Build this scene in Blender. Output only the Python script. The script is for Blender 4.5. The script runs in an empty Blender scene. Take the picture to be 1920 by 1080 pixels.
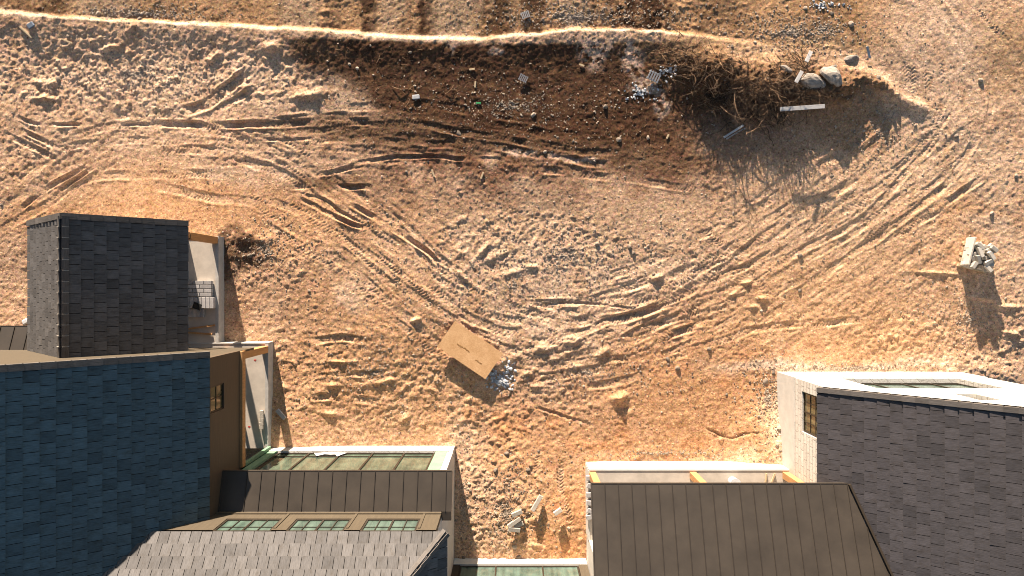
import bpy, bmesh, math, random
import numpy as np
from mathutils import Vector, Matrix

random.seed(7)
S = bpy.context.scene
COL = S.collection

# ------------------------------------------------------------------ camera, sky, sun, exposure
H = 28.9            # height of the drone above the dirt
F = 1280.0          # focal length in pixels of a 1920 wide frame (24 mm on 36 mm)
cam_d = bpy.data.cameras.new('camera')
cam_d.lens = 24.0; cam_d.sensor_width = 36.0
cam_d.clip_start = 0.5; cam_d.clip_end = 2000
cam = bpy.data.objects.new('camera', cam_d)
cam.location = (0, 0, H)
COL.objects.link(cam)
S.camera = cam

AZ = math.radians(12.3)     # sun stands this far west of north
EL = math.radians(11.0)
W = bpy.data.worlds.new('World'); S.world = W; W.use_nodes = True
nt = W.node_tree; nt.nodes.clear()
sky = nt.nodes.new('ShaderNodeTexSky'); sky.sky_type = 'NISHITA'; sky.sun_disc = False
sky.sun_elevation = EL; sky.sun_rotation = -AZ; sky.altitude = 300
sky.air_density = 1.0; sky.dust_density = 0.6; sky.ozone_density = 1.6
bg = nt.nodes.new('ShaderNodeBackground'); bg.inputs['Strength'].default_value = 0.05
wo = nt.nodes.new('ShaderNodeOutputWorld')
nt.links.new(sky.outputs[0], bg.inputs[0]); nt.links.new(bg.outputs[0], wo.inputs[0])

sun_d = bpy.data.lights.new('sun', 'SUN'); sun_d.energy = 5.0; sun_d.angle = math.radians(0.5)
sun_d.color = (1.0, 0.85, 0.70)
sun = bpy.data.objects.new('sun', sun_d)
dirv = Vector((-math.sin(AZ)*math.cos(EL), math.cos(AZ)*math.cos(EL), math.sin(EL)))
sun.rotation_euler = dirv.to_track_quat('Z', 'Y').to_euler()
sun.location = (-10, 40, 20)
COL.objects.link(sun)

S.view_settings.view_transform = 'Standard'; S.view_settings.look = 'None'
S.view_settings.gamma = 1.0; S.view_settings.use_curve_mapping = False
S.view_settings.exposure = 1.82
S.cycles.filter_width = 1.0

# ------------------------------------------------------------------ node helpers
def mat_new(name):
    m = bpy.data.materials.new(name); m.use_nodes = True
    return m, m.node_tree, m.node_tree.nodes['Principled BSDF']

def n_(t, kind, **kw):
    n = t.nodes.new(kind)
    for k, v in kw.items():
        if k in n.inputs.keys() if isinstance(k, str) else False:
            n.inputs[k].default_value = v
        else:
            setattr(n, k, v)
    return n

def noise(t, vec, scale, detail=4, rough=0.6):
    n = t.nodes.new('ShaderNodeTexNoise')
    n.inputs['Scale'].default_value = scale; n.inputs['Detail'].default_value = detail
    n.inputs['Roughness'].default_value = rough
    if vec is not None: t.links.new(vec, n.inputs['Vector'])
    return n.outputs['Fac']

def ramp(t, fac, stops):
    r = t.nodes.new('ShaderNodeValToRGB')
    e = r.color_ramp.elements
    while len(e) < len(stops): e.new(0.5)
    for el, (p, c) in zip(e, stops):
        el.position = p; el.color = (c[0], c[1], c[2], 1) if hasattr(c, '__len__') else (c, c, c, 1)
    t.links.new(fac, r.inputs[0])
    return r.outputs[0]

def mixc(t, a, b, fac=1.0, mode='MULTIPLY'):
    m = t.nodes.new('ShaderNodeMix'); m.data_type = 'RGBA'; m.blend_type = mode
    for sock, v in ((m.inputs[0], fac), (m.inputs[6], a), (m.inputs[7], b)):
        if hasattr(v, 'links') or isinstance(v, bpy.types.NodeSocket): t.links.new(v, sock)
        elif hasattr(v, '__len__'): sock.default_value = (v[0], v[1], v[2], 1)
        else: sock.default_value = v
    return m.outputs[2]

def bump(t, bsdf, h, strength=0.5, dist=0.01):
    b = t.nodes.new('ShaderNodeBump'); b.inputs['Strength'].default_value = strength
    b.inputs['Distance'].default_value = dist
    t.links.new(h, b.inputs['Height']); t.links.new(b.outputs[0], bsdf.inputs['Normal'])

def coords(t, what='Object', scale=(1, 1, 1), rot=(0, 0, 0)):
    tc = t.nodes.new('ShaderNodeTexCoord'); mp = t.nodes.new('ShaderNodeMapping')
    mp.inputs['Scale'].default_value = scale; mp.inputs['Rotation'].default_value = rot
    t.links.new(tc.outputs[what], mp.inputs[0])
    return mp.outputs[0]

def simple(name, c, var=0.25, scale=6, rough=0.85, stretch=(1, 1, 1), bmp=0.3, spec=0.3, metal=0.0, tone=0.0, bdist=0.01):
    m, t, b = mat_new(name)
    v = coords(t, 'Object', stretch)
    f = noise(t, v, scale, 6, 0.65)
    lo = tuple(x*(1-var) for x in c); hi = tuple(min(1, x*(1+var)) for x in c)
    col = ramp(t, f, [(0.3, lo), (0.7, hi)])
    if tone:
        a = t.nodes.new('ShaderNodeAttribute'); a.attribute_name = 'tone'
        tn = ramp(t, a.outputs['Fac'], [(0.0, 1-tone), (1.0, 1+0*tone)])
        col = mixc(t, col, tn)
    t.links.new(col, b.inputs['Base Color'])
    b.inputs['Roughness'].default_value = rough; b.inputs['Metallic'].default_value = metal
    b.inputs['Specular IOR Level'].default_value = spec
    if bmp:
        f2 = noise(t, v, scale*6, 4, 0.7)
        bump(t, b, f2, bmp, bdist)
    return m

M = {}
# dirt: base colour is the soil map of the terrain, broken up by fine procedural grain
m, t, b = mat_new('dirt')
a = t.nodes.new('ShaderNodeAttribute'); a.attribute_name = 'soil'
v = coords(t)
g0 = noise(t, v, 1.6, 6, 0.75); g1 = noise(t, v, 5.0, 8, 0.85); g2 = noise(t, v, 14, 4, 0.85)
c0 = ramp(t, g0, [(0.32, (0.80, 0.75, 0.70)), (0.5, (1, 1, 1)), (0.7, (1.12, 1.13, 1.16))])
c1 = ramp(t, g1, [(0.34, (0.62, 0.56, 0.52)), (0.5, (1, 1, 1)), (0.66, (1.28, 1.28, 1.30))])
c2 = ramp(t, g2, [(0.36, (0.62, 0.60, 0.58)), (0.5, (1, 1, 1)), (0.64, (1.32, 1.32, 1.32))])
vo = t.nodes.new('ShaderNodeTexVoronoi'); vo.inputs['Scale'].default_value = 8.5; t.links.new(v, vo.inputs['Vector'])
sp_ = t.nodes.new('ShaderNodeSeparateColor'); t.links.new(vo.outputs['Color'], sp_.inputs[0])
near = ramp(t, vo.outputs['Distance'], [(0.22, 1.0), (0.36, 0.0)])
spk = ramp(t, sp_.outputs[0], [(0.0, (0.42, 0.38, 0.36)), (0.10, (0.45, 0.40, 0.38)), (0.12, (1, 1, 1)), (0.86, (1, 1, 1)), (0.88, (1.25, 1.25, 1.27)), (1.0, (1.5, 1.52, 1.58))])
cc = mixc(t, a.outputs['Color'], c0); cc = mixc(t, cc, c1); cc = mixc(t, cc, c2); cc = mixc(t, cc, spk, near)
nz = t.nodes.new('ShaderNodeTexNoise'); nz.inputs['Scale'].default_value = 11; nz.inputs['Detail'].default_value = 3; t.links.new(v, nz.inputs['Vector'])
cc = mixc(t, cc, nz.outputs['Color'], 0.38, 'SOFT_LIGHT')
t.links.new(cc, b.inputs['Base Color'])
b.inputs['Roughness'].default_value = 1.0; b.inputs['Specular IOR Level'].default_value = 0.05
h1 = t.nodes.new('ShaderNodeMath'); h1.operation = 'ADD'
t.links.new(noise(t, v, 7, 8, 0.85), h1.inputs[0])
pk = ramp(t, sp_.outputs[0], [(0.70, 0.0), (0.9, 0.45)])
h2 = t.nodes.new('ShaderNodeMath'); h2.operation = 'MULTIPLY'; t.links.new(pk, h2.inputs[0]); t.links.new(near, h2.inputs[1])
t.links.new(h2.outputs[0], h1.inputs[1])
bump(t, b, h1.outputs[0], 0.62, 0.045)
M['dirt'] = m

def tile_mat(name, base, var):
    m, t, b = mat_new(name)
    uv = t.nodes.new('ShaderNodeUVMap'); uv.uv_map = 'uv'
    mp = t.nodes.new('ShaderNodeMapping'); mp.inputs['Scale'].default_value = (55, 3.5, 1)
    t.links.new(uv.outputs[0], mp.inputs[0])
    streak = noise(t, mp.outputs[0], 1.0, 3, 0.6)
    mp2 = t.nodes.new('ShaderNodeMapping'); mp2.inputs['Scale'].default_value = (5, 3.2, 1)
    t.links.new(uv.outputs[0], mp2.inputs[0])
    blot = noise(t, mp2.outputs[0], 1.0, 5, 0.65)
    a = t.nodes.new('ShaderNodeAttribute'); a.attribute_name = 'tone'
    c = ramp(t, a.outputs['Fac'], [(0.0, tuple(x*(1-var) for x in base)), (0.12, tuple(x*(1-var*0.5) for x in base)), (0.6, base), (1.0, tuple(x*(1+var*0.6) for x in base))])
    c = mixc(t, c, ramp(t, streak, [(0.3, 0.66), (0.62, 1.12)]))
    c = mixc(t, c, ramp(t, blot, [(0.25, (0.66, 0.60, 0.52)), (0.48, (1, 1, 1)), (0.8, (1.16, 1.17, 1.2))]))
    t.links.new(c, b.inputs['Base Color'])
    b.inputs['Roughness'].default_value = 0.75; b.inputs['Specular IOR Level'].default_value = 0.35
    bump(t, b, streak, 0.35, 0.01)
    return m
M['tile'] = tile_mat('concrete_tile', (0.092, 0.086, 0.082), 0.34)
M['tile_skytint'] = tile_mat('sky_tinted_tile', (0.066, 0.102, 0.116), 0.32)  # blue skylight on the shaded east slope, put into the tile colour
M['tile_grey'] = tile_mat('purple_grey_tile', (0.056, 0.050, 0.052), 0.28)
M['deckm'] = simple('underlay', (0.030, 0.024, 0.018), 0.1, 4, 0.9, bmp=0)
M['cap'] = tile_mat('cap_tile', (0.10, 0.088, 0.078), 0.3)
M['metal'] = simple('bronze_metal', (0.041, 0.033, 0.025), 0.22, 0.9, 0.45, bmp=0.05, spec=0.4)
M['metal_seam'] = simple('bronze_seam', (0.030, 0.024, 0.019), 0.1, 2, 0.5, bmp=0)
M['tan'] = simple('tan_cladding', (0.072, 0.056, 0.036), 0.12, 3, 0.7, stretch=(4, 4, 0.5), bmp=0.2)
M['brown'] = simple('brown_cladding', (0.085, 0.060, 0.038), 0.18, 4, 0.7, stretch=(0.4, 0.4, 8), bmp=0.25)
M['white'] = simple('white_render', (0.48, 0.46, 0.42), 0.10, 2.5, 0.9, bmp=0.35)
M['concrete'] = simple('concrete', (0.50, 0.44, 0.37), 0.16, 1.6, 0.9, bmp=0.25)
M['curb'] = simple('curb_concrete', (0.42, 0.40, 0.37), 0.14, 5, 0.9, bmp=0.3)
M['timber'] = simple('glulam_timber', (0.42, 0.22, 0.09), 0.22, 3, 0.7, stretch=(6, 6, 0.6), bmp=0.2)
M['osb'] = None
M['greenlite'] = simple('green_sheathing', (0.15, 0.27, 0.17), 0.12, 2, 0.75, bmp=0.1)
M['greendark'] = simple('green_membrane', (0.02, 0.10, 0.045), 0.2, 3, 0.6, bmp=0.2)
M['frame'] = simple('bronze_frame', (0.028, 0.021, 0.014), 0.15, 5, 0.45, bmp=0)
M['plastic'] = simple('white_plastic', (0.62, 0.62, 0.62), 0.05, 5, 0.35, bmp=0.05, spec=0.5)
M['black'] = simple('black_rubber', (0.018, 0.018, 0.018), 0.2, 5, 0.6)
M['stone'] = simple('cut_limestone', (0.50, 0.45, 0.38), 0.18, 9, 0.95, bmp=0.5, tone=0.4)
M['brick'] = simple('pale_paver', (0.44, 0.42, 0.41), 0.14, 9, 0.95, bmp=0.4, tone=0.35)
M['rock'] = simple('loose_rock', (0.43, 0.34, 0.255), 0.28, 14, 0.95, bmp=0.6, tone=0.6, bdist=0.02)
M['boulder'] = simple('grey_boulder', (0.34, 0.29, 0.24), 0.45, 3.0, 0.95, bmp=0.8, bdist=0.05)
M['chip'] = simple('white_stone_chip', (0.60, 0.60, 0.60), 0.2, 20, 0.9, bmp=0.3, tone=0.6)
M['root'] = simple('dry_root', (0.30, 0.185, 0.105), 0.35, 12, 0.9, bmp=0.5, tone=0.88)
M['plank'] = simple('grey_plank', (0.42, 0.40, 0.38), 0.25, 4, 0.85, stretch=(1, 12, 6), bmp=0.3)
M['lumber'] = simple('pale_lumber', (0.48, 0.36, 0.22), 0.2, 4, 0.8, stretch=(1, 12, 6), bmp=0.2)
M['greenp'] = simple('green_plastic', (0.04, 0.30, 0.10), 0.1, 4, 0.5)
M['bluegrey'] = simple('blue_grey_scrap', (0.13, 0.16, 0.20), 0.3, 8, 0.7)
M['red'] = simple('red_paint_mark', (0.45, 0.04, 0.03), 0.1, 4, 0.7, bmp=0)
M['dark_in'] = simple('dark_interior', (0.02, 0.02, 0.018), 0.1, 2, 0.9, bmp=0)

# block wall: white rendered autoclaved blocks with dark joints
m, t, b = mat_new('white_blockwork')
tc = t.nodes.new('ShaderNodeTexCoord'); sep = t.nodes.new('ShaderNodeSeparateXYZ'); cmb = t.nodes.new('ShaderNodeCombineXYZ')
t.links.new(tc.outputs['Object'], sep.inputs[0])
add = t.nodes.new('ShaderNodeMath'); add.operation = 'ADD'
t.links.new(sep.outputs[0], add.inputs[0]); t.links.new(sep.outputs[1], add.inputs[1])
t.links.new(add.outputs[0], cmb.inputs[0]); t.links.new(sep.outputs[2], cmb.inputs[1])
br = t.nodes.new('ShaderNodeTexBrick'); t.links.new(cmb.outputs[0], br.inputs['Vector'])
br.inputs['Scale'].default_value = 1.0; br.inputs['Brick Width'].default_value = 0.62; br.inputs['Row Height'].default_value = 0.26
br.inputs['Mortar Size'].default_value = 0.012; br.inputs['Mortar Smooth'].default_value = 0.4
br.inputs['Color1'].default_value = (0.60, 0.58, 0.53, 1); br.inputs['Color2'].default_value = (0.50, 0.47, 0.42, 1)
br.inputs['Mortar'].default_value = (0.20, 0.17, 0.14, 1)
sp = noise(t, tc.outputs['Object'], 14, 6, 0.75)
c = mixc(t, br.outputs['Color'], ramp(t, sp, [(0.33, (0.55, 0.5, 0.45)), (0.48, (1, 1, 1))]))
t.links.new(c, b.inputs['Base Color']); b.inputs['Roughness'].default_value = 0.95
bump(t, b, sp, 0.6, 0.02)
M['block'] = m

# OSB sheet
m, t, b = mat_new('osb_sheet')
v = coords(t)
vo = t.nodes.new('ShaderNodeTexVoronoi'); vo.inputs['Scale'].default_value = 22
mp = t.nodes.new('ShaderNodeMapping'); mp.inputs['Scale'].default_value = (1, 2.2, 1); mp.inputs['Rotation'].default_value = (0, 0, 0.7)
t.links.new(v, mp.inputs[0]); t.links.new(mp.outputs[0], vo.inputs['Vector'])
bw = t.nodes.new('ShaderNodeRGBToBW'); t.links.new(vo.outputs['Color'], bw.inputs[0])
c = ramp(t, bw.outputs[0], [(0.2, (0.56, 0.32, 0.145)), (0.6, (0.62, 0.37, 0.175)), (0.9, (0.66, 0.42, 0.215))])
c = mixc(t, c, ramp(t, noise(t, v, 2.0, 4), [(0.3, (0.86, 0.8, 0.72)), (0.65, (1.05, 1.05, 1.08))]))
t.links.new(c, b.inputs['Base Color']); b.inputs['Roughness'].default_value = 0.8
M['osb'] = m
M['stain'] = simple('brown_stamp', (0.30, 0.15, 0.05), 0.3, 30, 0.8, bmp=0)

# glass: dusty greenish panes, streaky reflections painted into their colour
def glassm(name, c, rough=0.12):
    m, t, b = mat_new(name)
    v = coords(t)
    f = noise(t, v, 1.3, 4, 0.6)
    mp = coords(t, 'Object', (5, 5, 0.25)); f2 = noise(t, mp, 1.0, 3, 0.5)
    cc = ramp(t, f, [(0.3, tuple(x*0.65 for x in c)), (0.7, tuple(x*1.35 for x in c))])
    cc = mixc(t, cc, ramp(t, f2, [(0.35, 0.75), (0.6, 1.15)]))
    t.links.new(cc, b.inputs['Base Color'])
    b.inputs['Roughness'].default_value = rough; b.inputs['Specular IOR Level'].default_value = 0.6
    return m
M['glass'] = glassm('dusty_reflection_glass', (0.066, 0.088, 0.062))
M['glass_b'] = glassm('clear_glass', (0.070, 0.105, 0.085), 0.08)
M['glass_y'] = glassm('amber_glass', (0.13, 0.11, 0.055), 0.08)

# ------------------------------------------------------------------ mesh builder
class MB:
    def __init__(s): s.v = []; s.f = []; s.t = []; s.uv = []; s.mi = []
    def quad(s, pts, tone=0.5, uv=None, mi=0):
        k = len(s.v); s.v += [tuple(p) for p in pts]; s.f.append(tuple(range(k, k+len(pts))))
        s.t.append(tone); s.uv.append(uv or [(0, 0)]*len(pts)); s.mi.append(mi)
    def hexa(s, p, tone=0.5, mi=0, uvw=None):
        # p: 8 points, 0-3 bottom ring, 4-7 top ring
        k = len(s.v); s.v += [tuple(q) for q in p]
        F6 = [(3, 2, 1, 0), (4, 5, 6, 7), (0, 1, 5, 4), (1, 2, 6, 5), (2, 3, 7, 6), (3, 0, 4, 7)]
        for f in F6:
            s.f.append(tuple(k+i for i in f)); s.t.append(tone); s.mi.append(mi)
            if uvw: s.uv.append([uvw[i] for i in f])
            else: s.uv.append([(p[i][0]+p[i][2], p[i][1]) for i in f])
    def box(s, x0, x1, y0, y1, z0, z1, tone=0.5, mi=0):
        s.hexa([(x0, y0, z0), (x1, y0, z0), (x1, y1, z0), (x0, y1, z0), (x0, y0, z1), (x1, y0, z1), (x1, y1, z1), (x0, y1, z1)], tone, mi)
    def obox(s, c, ax, ay, az, tone=0.5, mi=0):
        c, ax, ay, az = Vector(c), Vector(ax), Vector(ay), Vector(az)
        s.hexa([c-ax-ay-az, c+ax-ay-az, c+ax+ay-az, c-ax+ay-az, c-ax-ay+az, c+ax-ay+az, c+ax+ay+az, c-ax+ay+az], tone, mi)
    def beam(s, p, q, w, h, up=(0, 0, 1), tone=0.5, mi=0):
        p, q = Vector(p), Vector(q); d = (q-p); L = d.length; d /= L
        side = d.cross(Vector(up)).normalized(); u = side.cross(d).normalized()
        s.obox((p+q)/2, d*(L/2), side*(w/2), u*(h/2), tone, mi)
    def tube(s, pts, radii, n=5, tone=0.5, mi=0):
        k = len(s.v); pts = [Vector(p) for p in pts]
        for i, p in enumerate(pts):
            d = (pts[min(i+1, len(pts)-1)]-pts[max(i-1, 0)]).normalized()
            a = d.orthogonal().normalized(); bb = d.cross(a)
            for j in range(n):
                an = 2*math.pi*j/n
                s.v.append(tuple(p+(a*math.cos(an)+bb*math.sin(an))*radii[i]))
        for i in range(len(pts)-1):
            for j in range(n):
                s.f.append((k+i*n+j, k+i*n+(j+1) % n, k+(i+1)*n+(j+1) % n, k+(i+1)*n+j))
                s.t.append(tone); s.uv.append([(0, 0)]*4); s.mi.append(mi)
        for e in (0, len(pts)-1):
            s.f.append(tuple(k+e*n+j for j in range(n))); s.t.append(tone); s.uv.append([(0, 0)]*n); s.mi.append(mi)
    def mesh(s, name, mats, cuts=(), smooth=False, bevel=0):
        me = bpy.data.meshes.new(name)
        me.from_pydata(s.v, [], s.f)
        for mm in (mats if isinstance(mats, (list, tuple)) else [mats]): me.materials.append(mm)
        at = me.attributes.new('tone', 'FLOAT', 'FACE'); at.data.foreach_set('value', s.t)
        uv = me.uv_layers.new(name='uv')
        uv.data.foreach_set('uv', [c for f in s.uv for p in f for c in p])
        me.polygons.foreach_set('material_index', s.mi)
        if smooth: me.polygons.foreach_set('use_smooth', [True]*len(s.f))
        if cuts or bevel:
            bm = bmesh.new(); bm.from_mesh(me)
            for co, no in cuts:
                bmesh.ops.bisect_plane(bm, geom=bm.verts[:]+bm.edges[:]+bm.faces[:], plane_co=co, plane_no=no, clear_outer=True)
            if bevel:
                bmesh.ops.bevel(bm, geom=bm.edges[:], offset=bevel, segments=1, affect='EDGES')
            bm.to_mesh(me); bm.free()
        me.validate(); me.update()
        return me
    def build(s, name, mats, parent=None, **kw):
        o = bpy.data.objects.new(name, s.mesh(name, mats, **kw)); COL.objects.link(o)
        if parent: 
            o.parent = parent
            # parts are written in world coordinates: undo the offset of the parents
            off = Vector((0, 0, 0)); p = parent
            while p: off += Vector(p.location); p = p.parent
            o.location = -off
        return o

def tag(o, label=None, cat=None, group=None, kind=None):
    if label: o['label'] = label
    if cat: o['category'] = cat
    if group: o['group'] = group
    if kind: o['kind'] = kind
    return o
def empty(name, loc, label, cat, group=None):
    o = bpy.data.objects.new(name, None); o.location = loc; o.empty_display_size = 0.3
    COL.objects.link(o); return tag(o, label, cat, group)
def box_part(name, mat, parent, *b, bevel=0):
    mb = MB(); mb.box(*b); return mb.build(name, mat, parent, bevel=bevel)

def P(px, py, z=0.0):
    d = (H-z)/F
    return ((px-960)*d, (540-py)*d)

# ------------------------------------------------------------------ terrain
rng = np.random.default_rng(11)
TAB = rng.random((256, 256)).astype(np.float32)
def vn(X, Y, wl, seed=0):
    x = X/wl+seed*17.31; y = Y/wl+seed*9.73
    xi = np.floor(x); yi = np.floor(y); fx = (x-xi).astype(np.float32); fy = (y-yi).astype(np.float32)
    xi = xi.astype(np.int64); yi = yi.astype(np.int64)
    fx = fx*fx*(3-2*fx); fy = fy*fy*(3-2*fy)
    x0 = xi & 255; x1 = (xi+1) & 255; y0 = yi & 255; y1 = (yi+1) & 255
    a = TAB[x0, y0]; b = TAB[x1, y0]; c = TAB[x0, y1]; d = TAB[x1, y1]
    return ((a*(1-fx)+b*fx)*(1-fy)+(c*(1-fx)+d*fx)*fy)*2-1
def fbm(X, Y, wl, oct=4, seed=0, g=0.5):
    r = 0; a = 1.0; tot = 0
    for i in range(oct):
        ca, sa = math.cos(i*0.9+seed), math.sin(i*0.9+seed)
        r = r+a*vn(X*ca-Y*sa, X*sa+Y*ca, wl/(2**i), seed+i*3); tot += a; a *= g
    return r/tot
def ss(a, b, x):
    t = np.clip((x-a)/(b-a), 0, 1); return t*t*(3-2*t)

STEP = 0.04
def axis(lo, hi, far):
    core = np.arange(lo, hi+STEP/2, STEP)
    out = [core[-1]]; d = STEP
    while out[-1] < far: d *= 1.35; out.append(out[-1]+d)
    inn = [core[0]]; d = STEP
    while inn[-1] > -far: d *= 1.35; inn.append(inn[-1]-d)
    return np.concatenate([np.array(inn[1:])[::-1], core, np.array(out[1:])])
ax_x = axis(-22.8, 22.8, 420); ax_y = axis(-12.9, 13.0, 420)
GX, GY = np.meshgrid(ax_x, ax_y, indexing='ij')
K = H/F
px = GX/K+960; py = 540-GY/K
wpx = px+fbm(GX, GY, 1.6, 4, 5)*26; wpy = py+fbm(GX, GY, 1.6, 4, 8)*22
wpx2 = px+fbm(GX, GY, 0.5, 4, 15)*14; wpy2 = py+fbm(GX, GY, 0.5, 4, 18)*14

def blob(cx, cy, rx, ry, rot=0, soft=0.35, fine=False):
    X = (wpx2 if fine else wpx)-cx; Y = (wpy2 if fine else wpy)-cy
    c, s = math.cos(math.radians(rot)), math.sin(math.radians(rot))
    r = np.sqrt(((X*c+Y*s)/rx)**2+((-X*s+Y*c)/ry)**2)
    return 1-ss(1-soft, 1+soft, r)

crest_x = [-400, 0, 100, 200, 300, 400, 500, 600, 680, 740, 800, 850, 900, 950, 1000, 1060, 1120, 1180, 1240, 1300, 1400, 1500, 1620, 2300]
crest_y = [15, 28, 36, 43, 47, 51, 58, 62, 68, 75, 77, 78, 77, 73, 69, 63, 61, 62, 66, 72, 86, 95, 100, 90]
crest = np.interp(px, crest_x, crest_y)+fbm(GX, GY*0+3, 0.5, 3, 2)*2.5
cwid = np.interp(px, [-50, 60, 130, 330, 380, 560, 640, 740, 860, 950, 1040, 1200, 1300, 1400], [1.5, 1.3, .5, .7, 1.1, 1.0, .7, 1.2, 1.25, 1.0, .5, .65, .4, .25])*(1+0.45*fbm(GX, GY*0, 0.7, 3, 6))
dc = (py-crest)*K                      # metres south of the crest
along = ss(1480, 1270, px)

# relief ---------------------------------------------------------------
h = fbm(GX, GY, 5.0, 3, 1)*0.10
rough = 0.55+0.45*fbm(GX, GY, 3.0, 3, 31)
smooth_zone = np.clip(blob(620, 400, 330, 70, 8)*0.6+blob(1640, 300, 200, 330, 35)*0.6+blob(1180, 380, 180, 60)*0.5+blob(350, 350, 300, 60)*0.5+blob(1300, 750, 120, 90)*0.4, 0, 0.8)
rough_zone = np.clip(blob(250, 140, 330, 75)*0.9+blob(930, 960, 80, 130)*1.0+blob(980, 450, 170, 60)*0.7+blob(650, 740, 170, 110)*0.5+blob(1780, 640, 150, 60)*0.8+blob(520, 480, 110, 60)*0.5+blob(950, 730, 200, 100)*0.5, 0, 1.2)
R = np.clip(rough*(1-smooth_zone)+rough_zone*0.8, 0.12, 1.6)
h += R*(fbm(GX, GY, 1.3, 3, 3)*0.025)
h += R*(fbm(GX, GY, 0.42, 4, 4, 0.85)*0.017)
cl = fbm(GX, GY, 0.26, 2, 9); h += R*np.clip(cl-0.14, 0, 1)**1.2*0.07
cl2 = vn(GX, GY, 0.11, 12); h += (0.25+R*0.75)*np.clip(cl2-0.2, 0, 1)*0.022
h += (0.35+R*0.65)*fbm(GX, GY, 0.17, 2, 14, 0.8)*0.019
h += (0.3+R*0.5)*vn(GX, GY, 0.09, 13)*0.014
# directional combing where machines drove back and forth
def comb(mask, deg, wl, amp, seed):
    c, s = math.cos(math.radians(deg)), math.sin(math.radians(deg))
    U = GX*c+GY*s; V = -GX*s+GY*c
    return mask*amp*0.72*fbm(U*0.09+fbm(GX, GY, 2, 2, seed)*0.05, V, wl, 3, seed)
h += comb(blob(700, 260, 480, 65), -3, 0.30, 0.04, 41)
h += comb(blob(760, 470, 260, 90, 38), -36, 0.20, 0.035, 42)
h += comb(blob(1180, 600, 280, 60, -18), 17, 0.19, 0.035, 43)
h += comb(blob(1600, 420, 280, 190, -35), 35, 0.20, 0.038, 44)
h += comb(blob(1780, 130, 160, 170, 50), -52, 0.25, 0.035, 45)
h += comb(blob(640, 680, 180, 120), 3, 0.20, 0.014, 46)
h += comb(blob(120, 320, 200, 70, -30), 35, 0.28, 0.035, 47)

# bank: crest with a lit north face, broad slope falling north beyond it
crest_h = along*(0.16*np.exp(-(np.maximum(dc, 0)/0.9)**2))
h += np.where(dc > 0, crest_h, along*(0.16-0.24*ss(0, -0.30, dc))*1.0)
h -= (1-along)*ss(0, -3, dc)*0.1
# soft hollows and humps in the streaked bank beyond
h += ss(-0.1, -0.5, dc)*along*vn(GX, GY*0.25, 0.9, 51)*0.05
# dark topsoil falls away to the south just enough to sit half in the shade
# rubble heap
def gauss(cx, cy, sx, sy, a, rot=0):
    X = (px-cx)*K; Y = (cy-py)*K; c, s = math.cos(math.radians(rot)), math.sin(math.radians(rot))
    return a*np.exp(-(((X*c+Y*s)/sx)**2+((-X*s+Y*c)/sy)**2))
mound = gauss(1330, 130, 1.1, 0.75, 0.55)+gauss(1440, 160, 1.7, 0.9, 0.50)+gauss(1570, 165, 1.3, 0.75, 0.42)+gauss(1655, 165, 1.0, 0.32, 0.26, -32)+gauss(1720, 200, 0.6, 0.25, 0.10, -20)
mound *= 1+0.22*fbm(GX, GY, 0.5, 3, 61)
h += mound+np.clip(mound, 0, 0.3)*np.clip(fbm(GX, GY, 0.18, 2, 62), 0, 1)*0.6
# hollow with a dark lip, cut edges and single lumps seen in the photograph
for cx, cy, sx, sy, a, rot in [
    (1160, 745, .30, .16, .22, 20), (1165, 765, .3, .12, -.08, 10), (935, 478, .45, .14, .10, 25), (965, 510, .5, .14, .08, 20), (905, 470, .3, .1, .08, 50), (1000, 500, .3, .1, .06, -10),
    (920, 500, .25, .2, -.07, 0), (870, 520, .5, .12, .08, -40), (1232, 520, .22, .10, .17, 20), (1240, 525, .1, .1, .05, 0),
    (98, 158, .28, .2, .13, 0), (72, 155, .18, .12, .10, 0), (85, 185, .55, .1, .09, 0), (210, 90, .35, .12, .12, 10),
    (400, 110, .4, .12, .13, 40), (510, 90, .35, .2, .14, 0), (580, 178, .6, .16, .14, 8), (465, 165, .2, .2, .08, 0),
    (455, 445, .5, .35, .12, 0), (445, 475, .25, .3, .08, 0), (490, 450, .3, .2, .09, 0),
    (1850, 560, .5, .12, .13, -8), (1890, 575, .4, .12, .13, -5), (1760, 512, .9, .07, .07, -3), (1895, 625, .3, .1, .13, -10),
    (1070, 640, .35, .2, .12, 10), (1020, 655, .3, .15, .09, 0), (1130, 660, .3, .16, .10, 30), (990, 700, .25, .15, .09, 0), (1010, 725, .3, .1, .08, 0),
    (720, 715, .5, .1, .12, 12), (625, 722, .25, .1, .12, 0), (640, 678, .5, .07, .09, 0), (620, 775, .4, .1, .10, -8), (760, 785, .2, .12, .11, 40),
    (780, 600, .2, .1, .10, 20), (880, 750, .15, .12, .07, 0), (842, 745, .12, .12, .06, 0), (1030, 560, .6, .05, .05, 2), (1065, 575, .3, .06, .07, 0),
    (1430, 560, .2, .12, .12, 0), (1410, 575, .2, .1, .09, 0), (1400, 530, .2, .06, .09, 10), (1380, 550, .25, .1, .08, 20),
    (1400, 868, .3, .2, .07, 0), (1350, 825, .1, .1, .08, 0)]:
    h += gauss(cx, cy, sx*1.1, sy*.9, a*.85, rot)*(1+0.9*fbm(GX, GY, 0.3, 4, 71, 0.75))

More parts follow.
